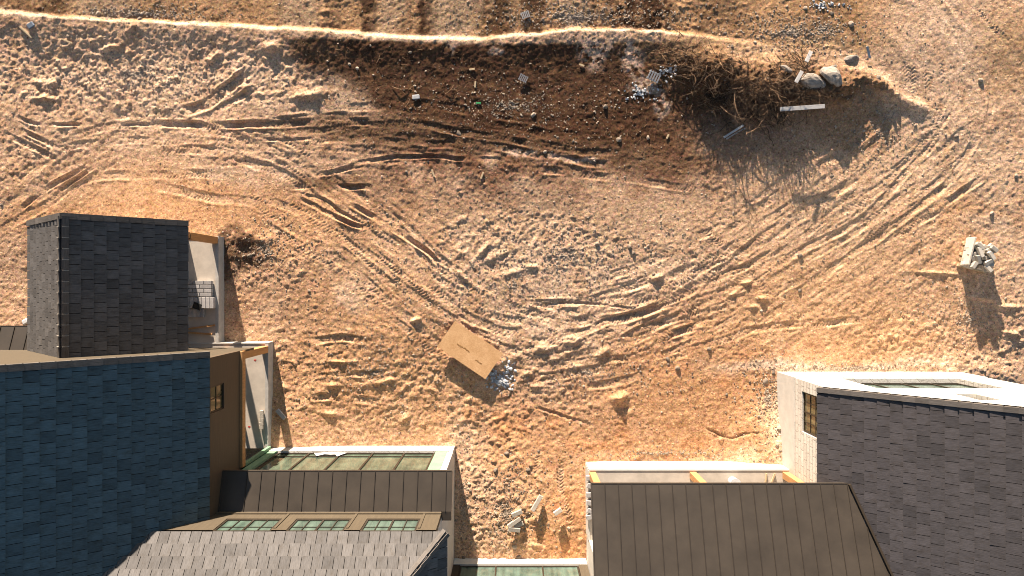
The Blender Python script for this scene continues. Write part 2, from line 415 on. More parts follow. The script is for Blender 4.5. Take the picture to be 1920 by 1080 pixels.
# wheel tracks -----------------------------------------------------------
def crom(pts, step=0.12):
    pts = [np.array(p, float) for p in pts]; pts = [2*pts[0]-pts[1]]+pts+[2*pts[-1]-pts[-2]]
    out = []
    for i in range(1, len(pts)-2):
        n = max(2, int(np.linalg.norm(pts[i+1]-pts[i])/step))
        for j in range(n):
            u = j/n; a, b, c, d = pts[i-1:i+3]
            out.append(0.5*((2*b)+(c-a)*u+(2*a-5*b+4*c-d)*u*u+(3*b-3*c+d-a)*u**3))
    out.append(pts[-2]); return np.array(out)
tyre = np.zeros_like(h)
def track(pts_px, w=0.34, depth=0.05, lug=0.014, berm=0.03, period=0.13, off=0.0, chev=1.0, seed=0, soft=1.0):
    q = crom([((x-960)*K, (540-y)*K) for x, y in pts_px])
    if off:
        tg = np.gradient(q, axis=0); tg /= np.linalg.norm(tg, axis=1)[:, None]
        q = q+np.stack([-tg[:, 1], tg[:, 0]], 1)*off
    seg = np.diff(q, axis=0); L = np.linalg.norm(seg, axis=1); cum = np.concatenate([[0], np.cumsum(L)]); tot = cum[-1]
    mrg = w*1.3
    k_ = 0.80 if seed >= 100 else 0.42
    depth *= k_; berm *= k_
    q = q+np.stack([fbm(q[:, 0], q[:, 1], 1.1, 2, 300+seed), fbm(q[:, 0], q[:, 1], 1.1, 2, 400+seed)], 1)*0.10
    seg = np.diff(q, axis=0); L = np.linalg.norm(seg, axis=1)+1e-9; cum = np.concatenate([[0], np.cumsum(L)]); tot = cum[-1]
    i0 = max(0, np.searchsorted(ax_x, q[:, 0].min()-mrg)); i1 = min(len(ax_x), np.searchsorted(ax_x, q[:, 0].max()+mrg))
    j0 = max(0, np.searchsorted(ax_y, q[:, 1].min()-mrg)); j1 = min(len(ax_y), np.searchsorted(ax_y, q[:, 1].max()+mrg))
    if i1-i0 < 3 or j1-j0 < 3: return
    D = np.full((i1-i0, j1-j0), 9.0); SG = np.zeros_like(D); SS = np.zeros_like(D)
    for k in range(len(seg)):
        if L[k] < 1e-6: continue
        ax0, ay0 = q[k]; bx, by = q[k+1]
        a0 = np.searchsorted(ax_x, min(ax0, bx)-mrg)-i0; a1 = np.searchsorted(ax_x, max(ax0, bx)+mrg)-i0
        b0 = np.searchsorted(ax_y, min(ay0, by)-mrg)-j0; b1 = np.searchsorted(ax_y, max(ay0, by)+mrg)-j0
        a0 = max(a0, 0); b0 = max(b0, 0); a1 = min(a1, i1-i0); b1 = min(b1, j1-j0)
        if a1 <= a0 or b1 <= b0: continue
        xx = GX[i0+a0:i0+a1, j0+b0:j0+b1]-ax0; yy = GY[i0+a0:i0+a1, j0+b0:j0+b1]-ay0
        dx, dy = seg[k]/L[k]
        tt = np.clip(xx*dx+yy*dy, 0, L[k]); ex = xx-tt*dx; ey = yy-tt*dy
        dd = np.sqrt(ex*ex+ey*ey); sg = (-dy*xx+dx*yy)
        sub = D[a0:a1, b0:b1]; mk = dd < sub
        sub[mk] = dd[mk]; SG[a0:a1, b0:b1][mk] = sg[mk]; SS[a0:a1, b0:b1][mk] = (cum[k]+tt)[mk]
    fade = ss(0, 0.8, SS)*ss(tot, tot-0.8, SS)
    gx = GX[i0:i1, j0:j1]; gy = GY[i0:i1, j0:j1]
    pat = np.clip(0.50+1.15*vn(gx, gy, 0.9, 80+seed)+0.3*vn(gx, gy, 0.3, 82+seed), 0, 1.25)
    hw = w/2; r = D/hw
    inside = 1-ss(0.75, 1.08, r)
    lip = np.exp(-((r-1.28)/0.24)**2)*np.clip(0.6+0.8*vn(gx, gy, 0.35, 90+seed), 0, 1.5)
    lugs = np.sign(np.sin(2*math.pi*(SS/period+chev*np.abs(SG)/period*0.8)))*0.5+0.5*np.sin(2*math.pi*(SS/period+chev*np.abs(SG)/period*0.8))
    lugs = lugs*0.6+0.4*vn(gx, gy, 0.12, 33)
    dh = fade*pat*(-depth*inside*soft+berm*lip)+fade*lug*lugs*inside*np.clip(0.45+1.2*vn(gx, gy, 0.8, 60+seed), 0, 1.2)
    # a tyre also flattens the clods it rolls over
    h[i0:i1, j0:j1] += dh
    tyre[i0:i1, j0:j1] = np.maximum(tyre[i0:i1, j0:j1], inside*fade*pat)

rt = random.Random(5)
SWEEP = [(880, 560), (960, 600), (1050, 622), (1140, 612), (1250, 580), (1360, 525), (1480, 450), (1600, 370), (1700, 285), (1775, 190), (1760, 90), (1690, -10)]
for i, o in enumerate([-2.1, -1.55, -1.1, -.75, -.35, 0, .4, .8, 1.2, 1.65, 2.1]):
    a = rt.randint(0, 3); e = len(SWEEP)-rt.randint(0, 3)
    pts = [(x+rt.uniform(-14, 14), y+rt.uniform(-12, 12)) for x, y in SWEEP[a:e]]
    track(pts, w=rt.uniform(.28, .42), depth=rt.uniform(.025, .05), berm=rt.uniform(.02, .04), off=o, seed=i, lug=.012, period=.15)
LEFT = [(-20, 430), (60, 370), (150, 325), (270, 305), (400, 318), (510, 352), (600, 405), (700, 480), (790, 555), (880, 620), (980, 655), (1080, 655), (1180, 625), (1290, 585), (1400, 520)]
for i, o in enumerate([-1.5, -1.0, -.45, 0, .5, 1.0, 1.5, 1.9]):
    a = rt.randint(0, 5); e = len(LEFT)-rt.randint(0, 6)
    pts = [(x+rt.uniform(-14, 14), y+rt.uniform(-10, 10)) for x, y in LEFT[a:e]]
    track(pts, w=rt.uniform(.26, .40), depth=rt.uniform(.025, .05), berm=rt.uniform(.02, .04), off=o, seed=20+i, lug=.012, period=.15)
UP = [(380, 262), (500, 250), (640, 240), (780, 240), (920, 255), (1050, 275), (1180, 290), (1330, 312)]
for i, o in enumerate([-1.0, -.5, 0, .45, .9]):
    pts = [(x+rt.uniform(-14, 14), y+rt.uniform(-7, 7)) for x, y in UP[rt.randint(0, 2):8-rt.randint(0, 2)]]
    track(pts, w=rt.uniform(.26, .36), depth=.045, berm=.035, off=o, seed=40+i)
# the distinct deep ones
for i, (pts, w, d, bm_, lg) in enumerate([
    ([(20, 210), (60, 228), (110, 234), (200, 235), (300, 234)], .16, .07, .05, 0),
    ([(290, 234), (380, 236), (500, 232), (620, 230), (740, 228)], .30, .08, .05, .02),
    ([(540, 352), (600, 348), (650, 350), (705, 352)], .22, .12, .06, 0),
    ([(548, 368), (600, 392), (650, 418), (690, 432)], .20, .12, .06, 0),
    ([(552, 358), (600, 372), (640, 398), (690, 430), (740, 470)], .14, .07, .04, 0),
    ([(655, 383), (700, 405), (740, 430), (800, 470), (850, 520), (900, 548)], .22, .12, .07, 0),
    ([(560, 335), (610, 325), (690, 310), (760, 298)], .2, .09, .06, 0),
    ([(620, 318), (700, 300), (800, 296), (940, 300)], .18, .08, .05, 0),
    ([(330, 215), (390, 195), (440, 155), (475, 125)], .46, .07, .05, .03),
    ([(385, 225), (440, 190), (495, 150)], .30, .06, .05, .02),
    ([(0, 250), (60, 275), (110, 300)], .24, .06, .04, .02), ([(25, 235), (80, 265), (130, 290)], .2, .05, .04, .01),
    ([(30, 400), (80, 360), (150, 315), (200, 300)], .22, .06, .05, .01), ([(50, 415), (120, 350), (190, 310)], .2, .06, .05, 0),
    ([(700, 470), (760, 520), (830, 570), (880, 610)], .3, .06, .05, .03),
    ([(1120, 600), (1180, 595), (1240, 570), (1310, 540)], .38, .07, .05, .03),
    ([(1160, 640), (1230, 610), (1330, 575)], .4, .06, .05, .03), ([(1180, 660), (1270, 625), (1345, 600)], .34, .07, .05, .03),
    ([(1010, 575), (1080, 568), (1160, 575), (1200, 578)], .10, .05, .02, 0),
    ([(1000, 590), (1050, 600), (1090, 610)], .1, .05, .03, 0),
    ([(1298, 792), (1330, 806), (1370, 820), (1395, 812), (1430, 810)], .12, .09, .05, 0),
    ([(560, 640), (640, 633), (700, 640)], .3, .05, .04, .02), ([(580, 705), (680, 700), (760, 700)], .26, .05, .04, .02),
    ([(560, 740), (650, 745), (740, 760)], .3, .05, .04, .02), ([(740, 770), (760, 745), (775, 720)], .3, .05, .04, .03),
    ([(1560, 420), (1630, 375), (1700, 340)], .4, .05, .03, .03), ([(1600, 470), (1700, 400), (1790, 340)], .4, .05, .03, .03),
    ([(1640, 480), (1720, 420), (1850, 330)], .3, .07, .05, .02), ([(1830, 0), (1850, 30), (1890, 80)], .3, .05, .03, .02),
    ([(1390, 620), (1500, 610), (1620, 600)], .3, .04, .03, .02), ([(1290, 520), (1400, 455), (1480, 400)], .3, .04, .03, .02),
    ([(800, 235), (900, 255), (1000, 270)], .3, .06, .04, .02), ([(940, 288), (1060, 300), (1150, 310)], .3, .05, .05, 0),
    ([(320, 290), (350, 305), (390, 315), (440, 308)], .12, .06, .05, 0), ([(430, 262), (520, 262), (600, 260)], .14, .05, .04, 0),
    ([(1310, 420), (1400, 500), (1440, 560)], .3, .03, .02, .03), ([(1000, 760), (1090, 790), (1130, 800)], .14, .06, .04, 0),
    ([(900, 800), (905, 880), (930, 960)], .3, .03, .02, .03), ([(1010, 830), (1000, 900), (1020, 1000)], .3, .04, .03, .03),
    ([(1060, 830), (1050, 900), (1070, 1000)], .3, .03, .02, .04)]):
    track(pts, w=w, depth=d, berm=bm_, lug=lg, seed=100+i)

bx_ = (px-882)*K; by_ = (655.5-py)*K; ca_, sa_ = math.cos(math.radians(-34.2)), math.sin(math.radians(-34.2))
bu = np.abs(bx_*ca_+by_*sa_); bv = np.abs(-bx_*sa_+by_*ca_); under = ss(1.36, 1.2, bu)*ss(.8, .64, bv)
h = h*(1-under)+under*np.minimum(h, 0.0)
# levels around the buildings
def rect_s(x0, x1, y0, y1, m):
    return ss(x0-m, x0, GX)*ss(x1+m, x1, GX)*ss(y0-m, y0, GY)*ss(y1+m, y1, GY)
h += 0.34*rect_s(-2.3, 3.0, -30, -10.5, 0.01)*0+0.30*ss(-5.5, -10.5, GY)*ss(-3.4, -2.2, GX)*ss(4.2, 3.2, GX)
h += 0.55*ss(8.8, 11.3, GX)*ss(-4.0, -7.3, GY)*ss(12.0, 11.3, GX)
h += 0.28*ss(-3.2, -6.6, GY)*ss(-7.0, -9.9, GX)
h += gauss(1850, 700, 1.6, 0.5, 0.14, -10)
# everything far away rolls gently
far = ss(25, 120, np.sqrt(GX**2+GY**2)); h = h*(1-far)+far*(fbm(GX, GY, 90, 3, 99)*2.0-1)

# soil colour: what the dirt is made of (damp topsoil, clay, lime dust, stone flour), plus shadow tone painted by the heap
def lay(C, mask, col, k=1.0):
    m = np.clip(mask*k, 0, 1)[..., None]; return C*(1-m)+np.array(col)*m
C = np.zeros(h.shape+(3,)); C[:] = (0.455, 0.315, 0.208)
C = lay(C, ss(-0.1, 0.6, fbm(GX, GY, 2.2, 4, 201)), (0.51, 0.38, 0.265), 0.6)
C = lay(C, ss(0.0, 0.6, fbm(GX, GY, 1.1, 4, 202)), (0.38, 0.245, 0.15), 0.5)
for a in [(470, 395, 380, 70, 5), (700, 660, 260, 160, 0), (1330, 780, 260, 100, 0), (1560, 640, 230, 90, -10), (1480, 540, 240, 60, -20), (1300, 700, 180, 90, 0), (1050, 960, 90, 110, 0), (120, 420, 130, 40, 0), (1800, 420, 110, 90, 0), (950, 830, 160, 60, 0)]:
    C = lay(C, blob(*a[:5], soft=0.7), (0.46, 0.275, 0.145), 0.7)
for a in [(1400, 690, 150, 40, 0), (1180, 840, 160, 40, 0), (1060, 1000, 60, 80, 0), (960, 790, 120, 30, 0)]:
    C = lay(C, blob(*a[:5], soft=0.8)*ss(-0.3, 0.4, fbm(GX, GY, 0.6, 3, 210)), (0.50, 0.25, 0.115), 0.55)
for a in [(300, 150, 330, 70, 0), (640, 190, 60, 60, 0), (1180, 385, 190, 40, 0), (960, 450, 190, 60, 0), (990, 600, 170, 50, 10), (1100, 520, 200, 50, 0), (1760, 250, 150, 180, 30), (1780, 70, 90, 90, 40), (440, 320, 100, 35, 0), (1880, 430, 60, 120, 0), (480, 600, 60, 60, 0), (1430, 870, 90, 30, 0), (1480, 760, 40, 120, 0), (1600, 690, 260, 18, 0), (660, 560, 30, 40, 0), (870, 870, 40, 90, 0)]:
    C = lay(C, blob(*a[:5], soft=0.8)*ss(-0.55, 0.25, fbm(GX, GY, 0.7, 4, 220)), (0.54, 0.405, 0.285), 0.75)
# pale dusty tyre bands
C = lay(C, tyre*ss(-0.5, 0.3, fbm(GX, GY, 1.5, 2, 230)), (0.53, 0.385, 0.26), 0.45)
# damp brown topsoil
up = np.interp(wpx, [500, 540, 600, 700, 900, 1300, 1350], [130, 75, 74, 78, 84, 80, 70])
lowr = np.interp(wpx, [500, 560, 640, 700, 800, 900, 1000, 1150, 1280, 1330], [95, 105, 135, 185, 225, 250, 258, 268, 262, 220])
dark = ss(up-4, up+4, np.where(px > 0, py+fbm(GX, GY, 0.3, 2, 240)*4, 0))*ss(lowr+60, lowr-10, wpy2)*ss(510, 580, wpx)*ss(1420, 1330, wpx)
med = ss(150, 230, wpy)*ss(455, 290, wpy)*ss(600, 800, wpx)*ss(1430, 1290, wpx)
C = lay(C, blob(1150, 400, 240, 60, 0, .9)+blob(1600, 420, 260, 160, -30, .9), (0.50, 0.355, 0.225), 0.5)
C = lay(C, med*ss(-0.9, 0.4, fbm(GX, GY, 0.8, 4, 241)), (0.165, 0.088, 0.052), 0.95)
C = lay(C, dark, (0.062, 0.034, 0.020), 0.97)
C = lay(C, dark*ss(0.15, 0.5, fbm(GX, GY, 0.5, 4, 242)), (0.13, 0.075, 0.040), 0.6)
for a in [(600, 95, 50, 22, 10), (660, 240, 170, 24, 2), (620, 345, 80, 14, 0), (1180, 300, 160, 26, 5), (740, 250, 130, 30, 0), (930, 265, 120, 16, 5)]:
    C = lay(C, blob(*a[:5], soft=0.6, fine=True), (0.12, 0.075, 0.045), 0.75)
# lime spills across the topsoil
for a in [(1115, 92, 26, 30, 0), (1095, 70, 60, 12, 0), (1190, 118, 18, 34, -15), (1175, 90, 14, 20, 0), (1085, 78, 18, 8, 0), (850, 90, 14, 8, 0), (933, 100, 14, 7, 0), (1240, 200, 14, 20, 0), (1000, 285, 60, 7, 5), (1080, 300, 50, 6, 8), (1215, 165, 34, 14, 0)]:
    C = lay(C, blob(*a[:5], soft=0.45, fine=True)*ss(-0.25, 0.05, fbm(GX, GY, 0.22, 3, 246, 0.7)), (0.44, 0.33, 0.25), 0.9)
# bank beyond the crest: ochre, with vertical runs of damp soil
bank = ss(0.0, -0.15, dc)*ss(1700, 1600, px)
C = lay(C, bank, (0.30, 0.185, 0.09), 0.75)
for x, w_, k in [(40, 60, .5), (100, 30, .6), (692, 16, .95), (803, 24, 1), (925, 40, .85), (1000, 26, .9), (1170, 36, 1), (1228, 36, 1), (1350, 50, .5), (850, 14, .6), (1110, 14, .6), (760, 12, .4), (620, 14, .4), (1560, 50, .5)]:
    C = lay(C, bank*(1-ss(0.5, 1.2, np.abs(wpx2-x)/w_))*ss(-.55, .0, fbm(GX, GY, .25, 3, 281, .7)), (0.060, 0.034, 0.020), k)
for x, w_ in [(735, 30), (860, 45), (1080, 30), (180, 60), (560, 40)]:
    C = lay(C, bank*(1-ss(0.4, 1.3, np.abs(wpx-x)/w_)), (0.36, 0.27, 0.18), 0.7)
# lime crest
bandw = 1
band = np.exp(-((dc+0.10*cwid+0.03*vn(GX, GY, .16, 252))/(0.155*cwid))**4)
C = lay(C, band*ss(1400, 1270, px)*np.clip(0.75+0.6*vn(GX, GY, 0.6, 250), 0, 1), (0.47, 0.385, 0.285), 1.0)
C = lay(C, blob(1590, 215, 90, 70, 20, 0.6), (0.26, 0.165, 0.095), 0.8)  # browns the heap's shadow at its east end through the soil colour
C = lay(C, blob(1400, 255, 110, 50, 10, 0.6), (0.20, 0.135, 0.09), 0.75)  # heap's cast shadow deepened in the soil colour
# heap soil, dark ground under the brush, patch beside the wall
C = lay(C, ss(0.06, 0.3, mound)*ss(1700, 1640, px), (0.17, 0.105, 0.06), 0.8)
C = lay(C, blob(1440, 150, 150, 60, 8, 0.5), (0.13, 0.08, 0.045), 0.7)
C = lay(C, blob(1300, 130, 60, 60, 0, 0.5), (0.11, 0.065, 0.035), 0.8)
C = lay(C, blob(1450, 90, 200, 26, 0, 0.8), (0.46, 0.33, 0.2), 0.5)
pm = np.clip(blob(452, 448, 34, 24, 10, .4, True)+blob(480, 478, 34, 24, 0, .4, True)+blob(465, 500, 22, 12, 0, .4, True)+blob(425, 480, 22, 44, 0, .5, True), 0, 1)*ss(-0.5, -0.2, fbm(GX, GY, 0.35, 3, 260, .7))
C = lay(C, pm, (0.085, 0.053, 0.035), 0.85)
C = lay(C, blob(1890, 100, 60, 90, 0, 0.7), (0.28, 0.18, 0.09), 0.6)
C = lay(C, blob(1480, 690, 90, 12, 0, .8)+blob(1462, 780, 12, 90, 0, .6)+blob(1600, 690, 190, 8, 0, .6), (0.56, 0.45, 0.34), 0.7)
C *= np.array([1.12, 1.03, 0.98])
C *= (1+0.16*fbm(GX, GY, 0.3, 4, 270))[..., None]

def ground_z(x, y):
    i = min(max(int(np.searchsorted(ax_x, x))-1, 0), len(ax_x)-2); j = min(max(int(np.searchsorted(ax_y, y))-1, 0), len(ax_y)-2)
    u = (x-ax_x[i])/(ax_x[i+1]-ax_x[i]); v = (y-ax_y[j])/(ax_y[j+1]-ax_y[j])
    return float((h[i, j]*(1-u)+h[i+1, j]*u)*(1-v)+(h[i, j+1]*(1-u)+h[i+1, j+1]*u)*v)

# keep the sheet below the floors of the buildings
flr = np.zeros_like(h, bool)
for x0, x1, y0, y1 in [(-17.6, -12.2, -2.2, 2.0), (-24, -10.2, -16, -2.4), (-10.3, -2.6, -16, -6.9), (-2.6, 3.2, -16, -11.6), (3.25, 11.4, -16, -7.5), (11.4, 18.8, -16, -3.75)]:
    flr |= (GX > x0) & (GX < x1) & (GY > y0) & (GY < y1)
h[flr] = -0.25

nx, ny = h.shape
me = bpy.data.meshes.new('ground')
me.vertices.add(nx*ny)
co = np.empty((nx*ny, 3), np.float32); co[:, 0] = GX.ravel(); co[:, 1] = GY.ravel(); co[:, 2] = h.ravel()
me.vertices.foreach_set('co', co.ravel())
idx = np.arange(nx*ny, dtype=np.int32).reshape(nx, ny)
q = np.stack([idx[:-1, :-1], idx[1:, :-1], idx[1:, 1:], idx[:-1, 1:]], -1).reshape(-1, 4)
me.loops.add(q.size); me.loops.foreach_set('vertex_index', q.ravel())
me.polygons.add(len(q)); me.polygons.foreach_set('loop_start', np.arange(0, q.size, 4, dtype=np.int32))
me.update(calc_edges=True)
me.polygons.foreach_set('use_smooth', np.ones(len(q), bool))
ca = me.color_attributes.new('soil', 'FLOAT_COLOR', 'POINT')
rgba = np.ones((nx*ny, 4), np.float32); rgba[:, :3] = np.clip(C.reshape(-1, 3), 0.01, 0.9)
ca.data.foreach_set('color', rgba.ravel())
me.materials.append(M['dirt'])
ground = bpy.data.objects.new('ground', me); COL.objects.link(ground)
tag(ground, kind='structure')

# ------------------------------------------------------------------ roofs
def tile_plane(mb, e0, u, up, length, slope, tw=0.33, ex=0.395, seed=0, stagger=True, th=0.028):
    """courses of flat concrete tiles. e0 eave start, u along the eave, up the unit vector up the slope"""
    r = random.Random(seed); u = Vector(u).normalized(); up = Vector(up).normalized(); n = u.cross(up).normalized()
    if n.z < 0: n = -n
    e0 = Vector(e0); rows = int(math.ceil(slope/ex)); cols = int(math.ceil(length/tw))+1
    for i in range(rows):
        off = (0.5*(i % 2)+r.uniform(-.12, .12))*tw if stagger else 0
        for j in range(-1, cols):
            a0 = max(0, j*tw+off+0.009); a1 = min(length, (j+1)*tw+off-0.009)
            if a1-a0 < 0.03: continue
            s0 = i*ex+r.uniform(-.006, .006); s1 = min((i+1)*ex+0.03, slope)
            z0 = 0.064+r.uniform(-.006, .008); z1 = 0.016
            b0 = e0+u*a0+up*s0; b1 = e0+u*a1+up*s0; c1 = e0+u*a1+up*s1; c0 = e0+u*a0+up*s1
            ru, rv = r.uniform(0, 40), r.uniform(0, 40); w = a1-a0
            uvb = [(ru, rv), (ru+w, rv), (ru+w, rv+ex), (ru, rv+ex)]
            mb.hexa([b0+n*(z0-th), b1+n*(z0-th), c1+n*(z1-th), c0+n*(z1-th), b0+n*z0, b1+n*z0, c1+n*z1, c0+n*z1], r.random(), 0, uvb+uvb)
def deck(mb, e0, u, up, length, slope, th=0.16, mi=0):
    u = Vector(u).normalized(); up = Vector(up).normalized(); n = u.cross(up).normalized()
    if n.z < 0: n = -n
    e0 = Vector(e0); a = e0; b = e0+u*length; c = b+up*slope; d = a+up*slope; k = n*-0.010
    mb.hexa([a-n*th, b-n*th, c-n*th, d-n*th, a+k, b+k, c+k, d+k], 0.3, 1)
def caps(mb, p, q, side, n, w=0.20, L=0.40, seed=3, drop=0.0, vee=None):
    """cap tiles butted up a line, each one stepping over the one below"""
    r = random.Random(seed); p, q = Vector(p), Vector(q); d = q-p; T = d.length; d.normalize(); k = max(1, int(round(T/L)))
    side = Vector(side).normalized(); n = Vector(n).normalized()
    for i in range(k):
        a = p+d*(T*i/k); b = p+d*(T*(i+1)/k+0.03); t_ = r.random(); ru = r.uniform(0, 30)
        z0, z1 = 0.095, 0.065
        if vee:
            for sd, nn in vee:
                sd, nn = Vector(sd).normalized(), Vector(nn).normalized()
                pts = [a+nn*(z0-.03), a+sd*w+nn*(z0-.035), b+sd*w+nn*(z1-.035), b+nn*(z1-.03), a+nn*z0+n*.01, a+sd*w+nn*z0, b+sd*w+nn*z1, b+nn*z1+n*.01]
                mb.hexa(pts, t_, 0, [(ru, 0), (ru+w, 0), (ru+w, L), (ru, L)]*2)
        else:
            lo = -drop
            pts = [a-side*w/2+n*lo, a+side*w/2+n*lo, b+side*w/2+n*lo, b-side*w/2+n*lo, a-side*w/2+n*z0, a+side*w/2+n*z0, b+side*w/2+n*z1, b-side*w/2+n*z1]
            mb.hexa(pts, t_, 0, [(ru, 0), (ru+w, 0), (ru+w, L), (ru, L)]*2)
def metal_roof(name, parent, x0, x1, y0, z0, y1, z1, pitch, first=None, th=0.07, lab=None):
    mb = MB()
    mb.hexa([(x0, y0, z0-th), (x1, y0, z0-th), (x1, y1, z1-th), (x0, y1, z1-th), (x0, y0, z0), (x1, y0, z0), (x1, y1, z1), (x0, y1, z1)], .5, 0)
    d = Vector((0, y1-y0, z1-z0)).normalized(); n = Vector((1, 0, 0)).cross(d)
    if n.z < 0: n = -n
    x = first if first is not None else x0+pitch
    while x < x1-0.05:
        p = Vector((x, y0, z0))+n*0.014; q_ = Vector((x, y1, z1))+n*0.014
        mb.obox((p+q_)/2, (q_-p)/2, Vector((0.011, 0, 0)), n*0.018, .5, 1)
        x += pitch
    for xe in (x0, x1):
        mb.obox(Vector((xe, (y0+y1)/2, (z0+z1)/2))+n*0.0, (Vector((0, y1-y0, z1-z0)))/2, Vector((0.018, 0, 0)), n*0.032, .5, 0)
    mb.obox((( x0+x1)/2, y0+0.008, z0-0.045), ((x1-x0)/2, 0, 0), (0, 0.018, 0), (0, 0, 0.055), .5, 0)
    o = mb.build(name, [M['metal'], M['metal_seam']], parent)
    if lab: o['label'] = lab
    return o

def wall_cells(mb, along, a0, a1, z0, z1, c0, c1, holes, mi=0):
    """wall between a0..a1 along axis 'x' or 'y', thickness c0..c1, with rectangular holes (a,b,zlo,zhi)"""
    A = sorted(set([a0, a1]+[min(max(v, a0), a1) for hh_ in holes for v in hh_[:2]]))
    Z = sorted(set([z0, z1]+[min(max(v, z0), z1) for hh_ in holes for v in hh_[2:4]]))
    for i in range(len(A)-1):
        for j in range(len(Z)-1):
            ca_, cz = (A[i]+A[i+1])/2, (Z[j]+Z[j+1])/2
            if any(hh_[0] < ca_ < hh_[1] and hh_[2] < cz < hh_[3] for hh_ in holes): continue
            if along == 'x': mb.box(A[i], A[i+1], c0, c1, Z[j], Z[j+1], .5, mi)
            else: mb.box(c0, c1, A[i], A[i+1], Z[j], Z[j+1], .5, mi)

def window(parent, along, a0, a1, z0, z1, face, outward, glass, vs=(), hs=(), fw=0.05, depth=0.06, thin=0.022, vthin=(), label=None):
    """window > frame, pane. face = coordinate of the frame's outer face, outward = +1/-1"""
    w = MB(); g = MB(); o = outward
    lo, hi = sorted((face, face-o*depth))
    def bx(a, b, c, d):
        if along == 'x': w.box(a, b, lo, hi, c, d)
        else: w.box(lo, hi, a, b, c, d)
    bx(a0, a1, z0, z0+fw); bx(a0, a1, z1-fw, z1); bx(a0, a0+fw, z0+fw, z1-fw); bx(a1-fw, a1, z0+fw, z1-fw)
    for v_ in vs: bx(v_-fw/2, v_+fw/2, z0+fw, z1-fw)
    lo, hi = sorted((face-o*0.008, face-o*(depth-.004)))
    for v_ in vthin: bx(v_-thin/2, v_+thin/2, z0+fw, z1-fw)
    lo, hi = sorted((face-o*0.012, face-o*(depth-.008)))
    for z_ in hs: bx(a0+fw, a1-fw, z_-thin/2, z_+thin/2)
    f_ = w.build('window', M['frame'], parent)
    gl, gh = sorted((face-o*depth*0.6, face-o*(depth*0.6+0.012)))
    if along == 'x': g.box(a0+fw*.5, a1-fw*.5, gl, gh, z0+fw*.5, z1-fw*.5)
    else: g.box(gl, gh, a0+fw*.5, a1-fw*.5, z0+fw*.5, z1-fw*.5)
    g.build('pane', glass, f_)
    if label: f_['label'] = label
    return f_

s45 = math.sqrt(.5)
# ================================================================== LEFT HOUSE
LH = empty('house', (-10.09, -2.33, 0), 'large left house with dark tiled roofs, brown cladding and timber corner posts', 'house')
XE, ZE = -10.12, 6.10
# main tiled slope (faces east), its twin on the far side
mb = MB(); YN, YS = -2.20, -15.5; RUN = 5.0
deck(mb, (XE, YS, ZE), (0, 1, 0), (-s45, 0, s45), YN-YS, RUN/s45)
tile_plane(mb, (XE, YS, ZE), (0, 1, 0), (-s45, 0, s45), YN-YS, RUN/s45, seed=1)
deck(mb, (XE-2*RUN, YS, ZE), (0, 1, 0), (s45, 0, s45), YN-YS, RUN/s45)
tile_plane(mb, (XE-2*RUN, YS, ZE), (0, 1, 0), (s45, 0, s45), YN-YS, RUN/s45, seed=2)
rf = mb.build('roof', [M['tile_skytint'], M['deckm']], LH); rf['label'] = 'large dark tiled roof slope facing the bare ground'
mb = MB()
caps(mb, (XE, YN-.02, ZE), (XE-RUN, YN-.02, ZE+RUN), (0, 1, 0), (s45, 0, s45), w=.2, seed=4, drop=.10)
caps(mb, (XE-2*RUN, YN-.02, ZE), (XE-RUN, YN-.02, ZE+RUN), (0, 1, 0), (-s45, 0, s45), w=.2, seed=5, drop=.10)
caps(mb, (XE-RUN, YS, ZE+RUN), (XE-RUN, YN, ZE+RUN), None or (1, 0, 0), (0, 0, 1), w=.2, seed=6, vee=[((s45, 0, -s45), (s45, 0, s45)), ((-s45, 0, -s45), (-s45, 0, s45))])
mb.build('ridge_cap', M['cap'], rf)
# upper storey walls
mb = MB()
wall_cells(mb, 'y', -15.3, -2.33, 3.6, 6.10, -10.27, -10.09, [(-4.22, -3.32, 4.98, 6.03)])
mb.build('wall', M['brown'], LH)
mb = MB()
mb.box(-20.0, -10.092, -2.5, -2.332, 2.2, 11.0)
mb.build('wall', M['tan'], LH, cuts=[((XE, 0, ZE-.2), (1, 0, 1)), ((XE-2*RUN, 0, ZE-.2), (-1, 0, 1))])['label'] = 'tan gable wall under the big roof'
window(LH, 'y', -4.22, -3.32, 4.98, 6.03, -10.12, 1, M['glass_y'], vthin=(-3.77,), hs=(5.5,), fw=.045, thin=.03, label='small four pane window in the brown wall')
mb = MB(); mb.box(-10.12, -9.99, -6.66, -2.35, 3.30, 3.598); mb.build('rim_beam', M['timber'], LH, bevel=.006)
mb = MB(); mb.box(-20, -10.10, -15.3, -2.52, 3.40, 3.598); mb.build('soffit', M['tan'], LH)
# lower storey
mb = MB(); mb.box(-13.6, -13.4, -2.33, 2.0, .5, 3.4); mb.box(-17.7, -13.6, 1.8, 2.0, .5, 5.6); mb.box(-17.7, -17.5, -2.33, 1.8, -.5, 3.4)
mb.box(-12.8, -12.6, -6.6, -2.6, .5, 3.39); mb.box(-20, -12.8, -2.8, -2.6, -.5, 3.39); mb.box(-20, -19.8, -15.3, -2.8, -.5, 3.39)
mb.build('wall', M['white'], LH, cuts=[((-12.06, 0, 3.40), (.668, 0, .744)), ((-17.96, 0, 3.40), (-.668, 0, .744))])
mb = MB(); mb.box(-11.86, -11.74, -2.62, -2.50, .64, 3.39); mb.build('post', M['timber'], LH)
for X0, Y0, z1 in [(-10.37, -2.68, 3.29), ]:
    mb = MB(); mb.box(X0, X0+.28, Y0, Y0+.28, .64, z1); mb.build('post', M['timber'], LH, bevel=.01)
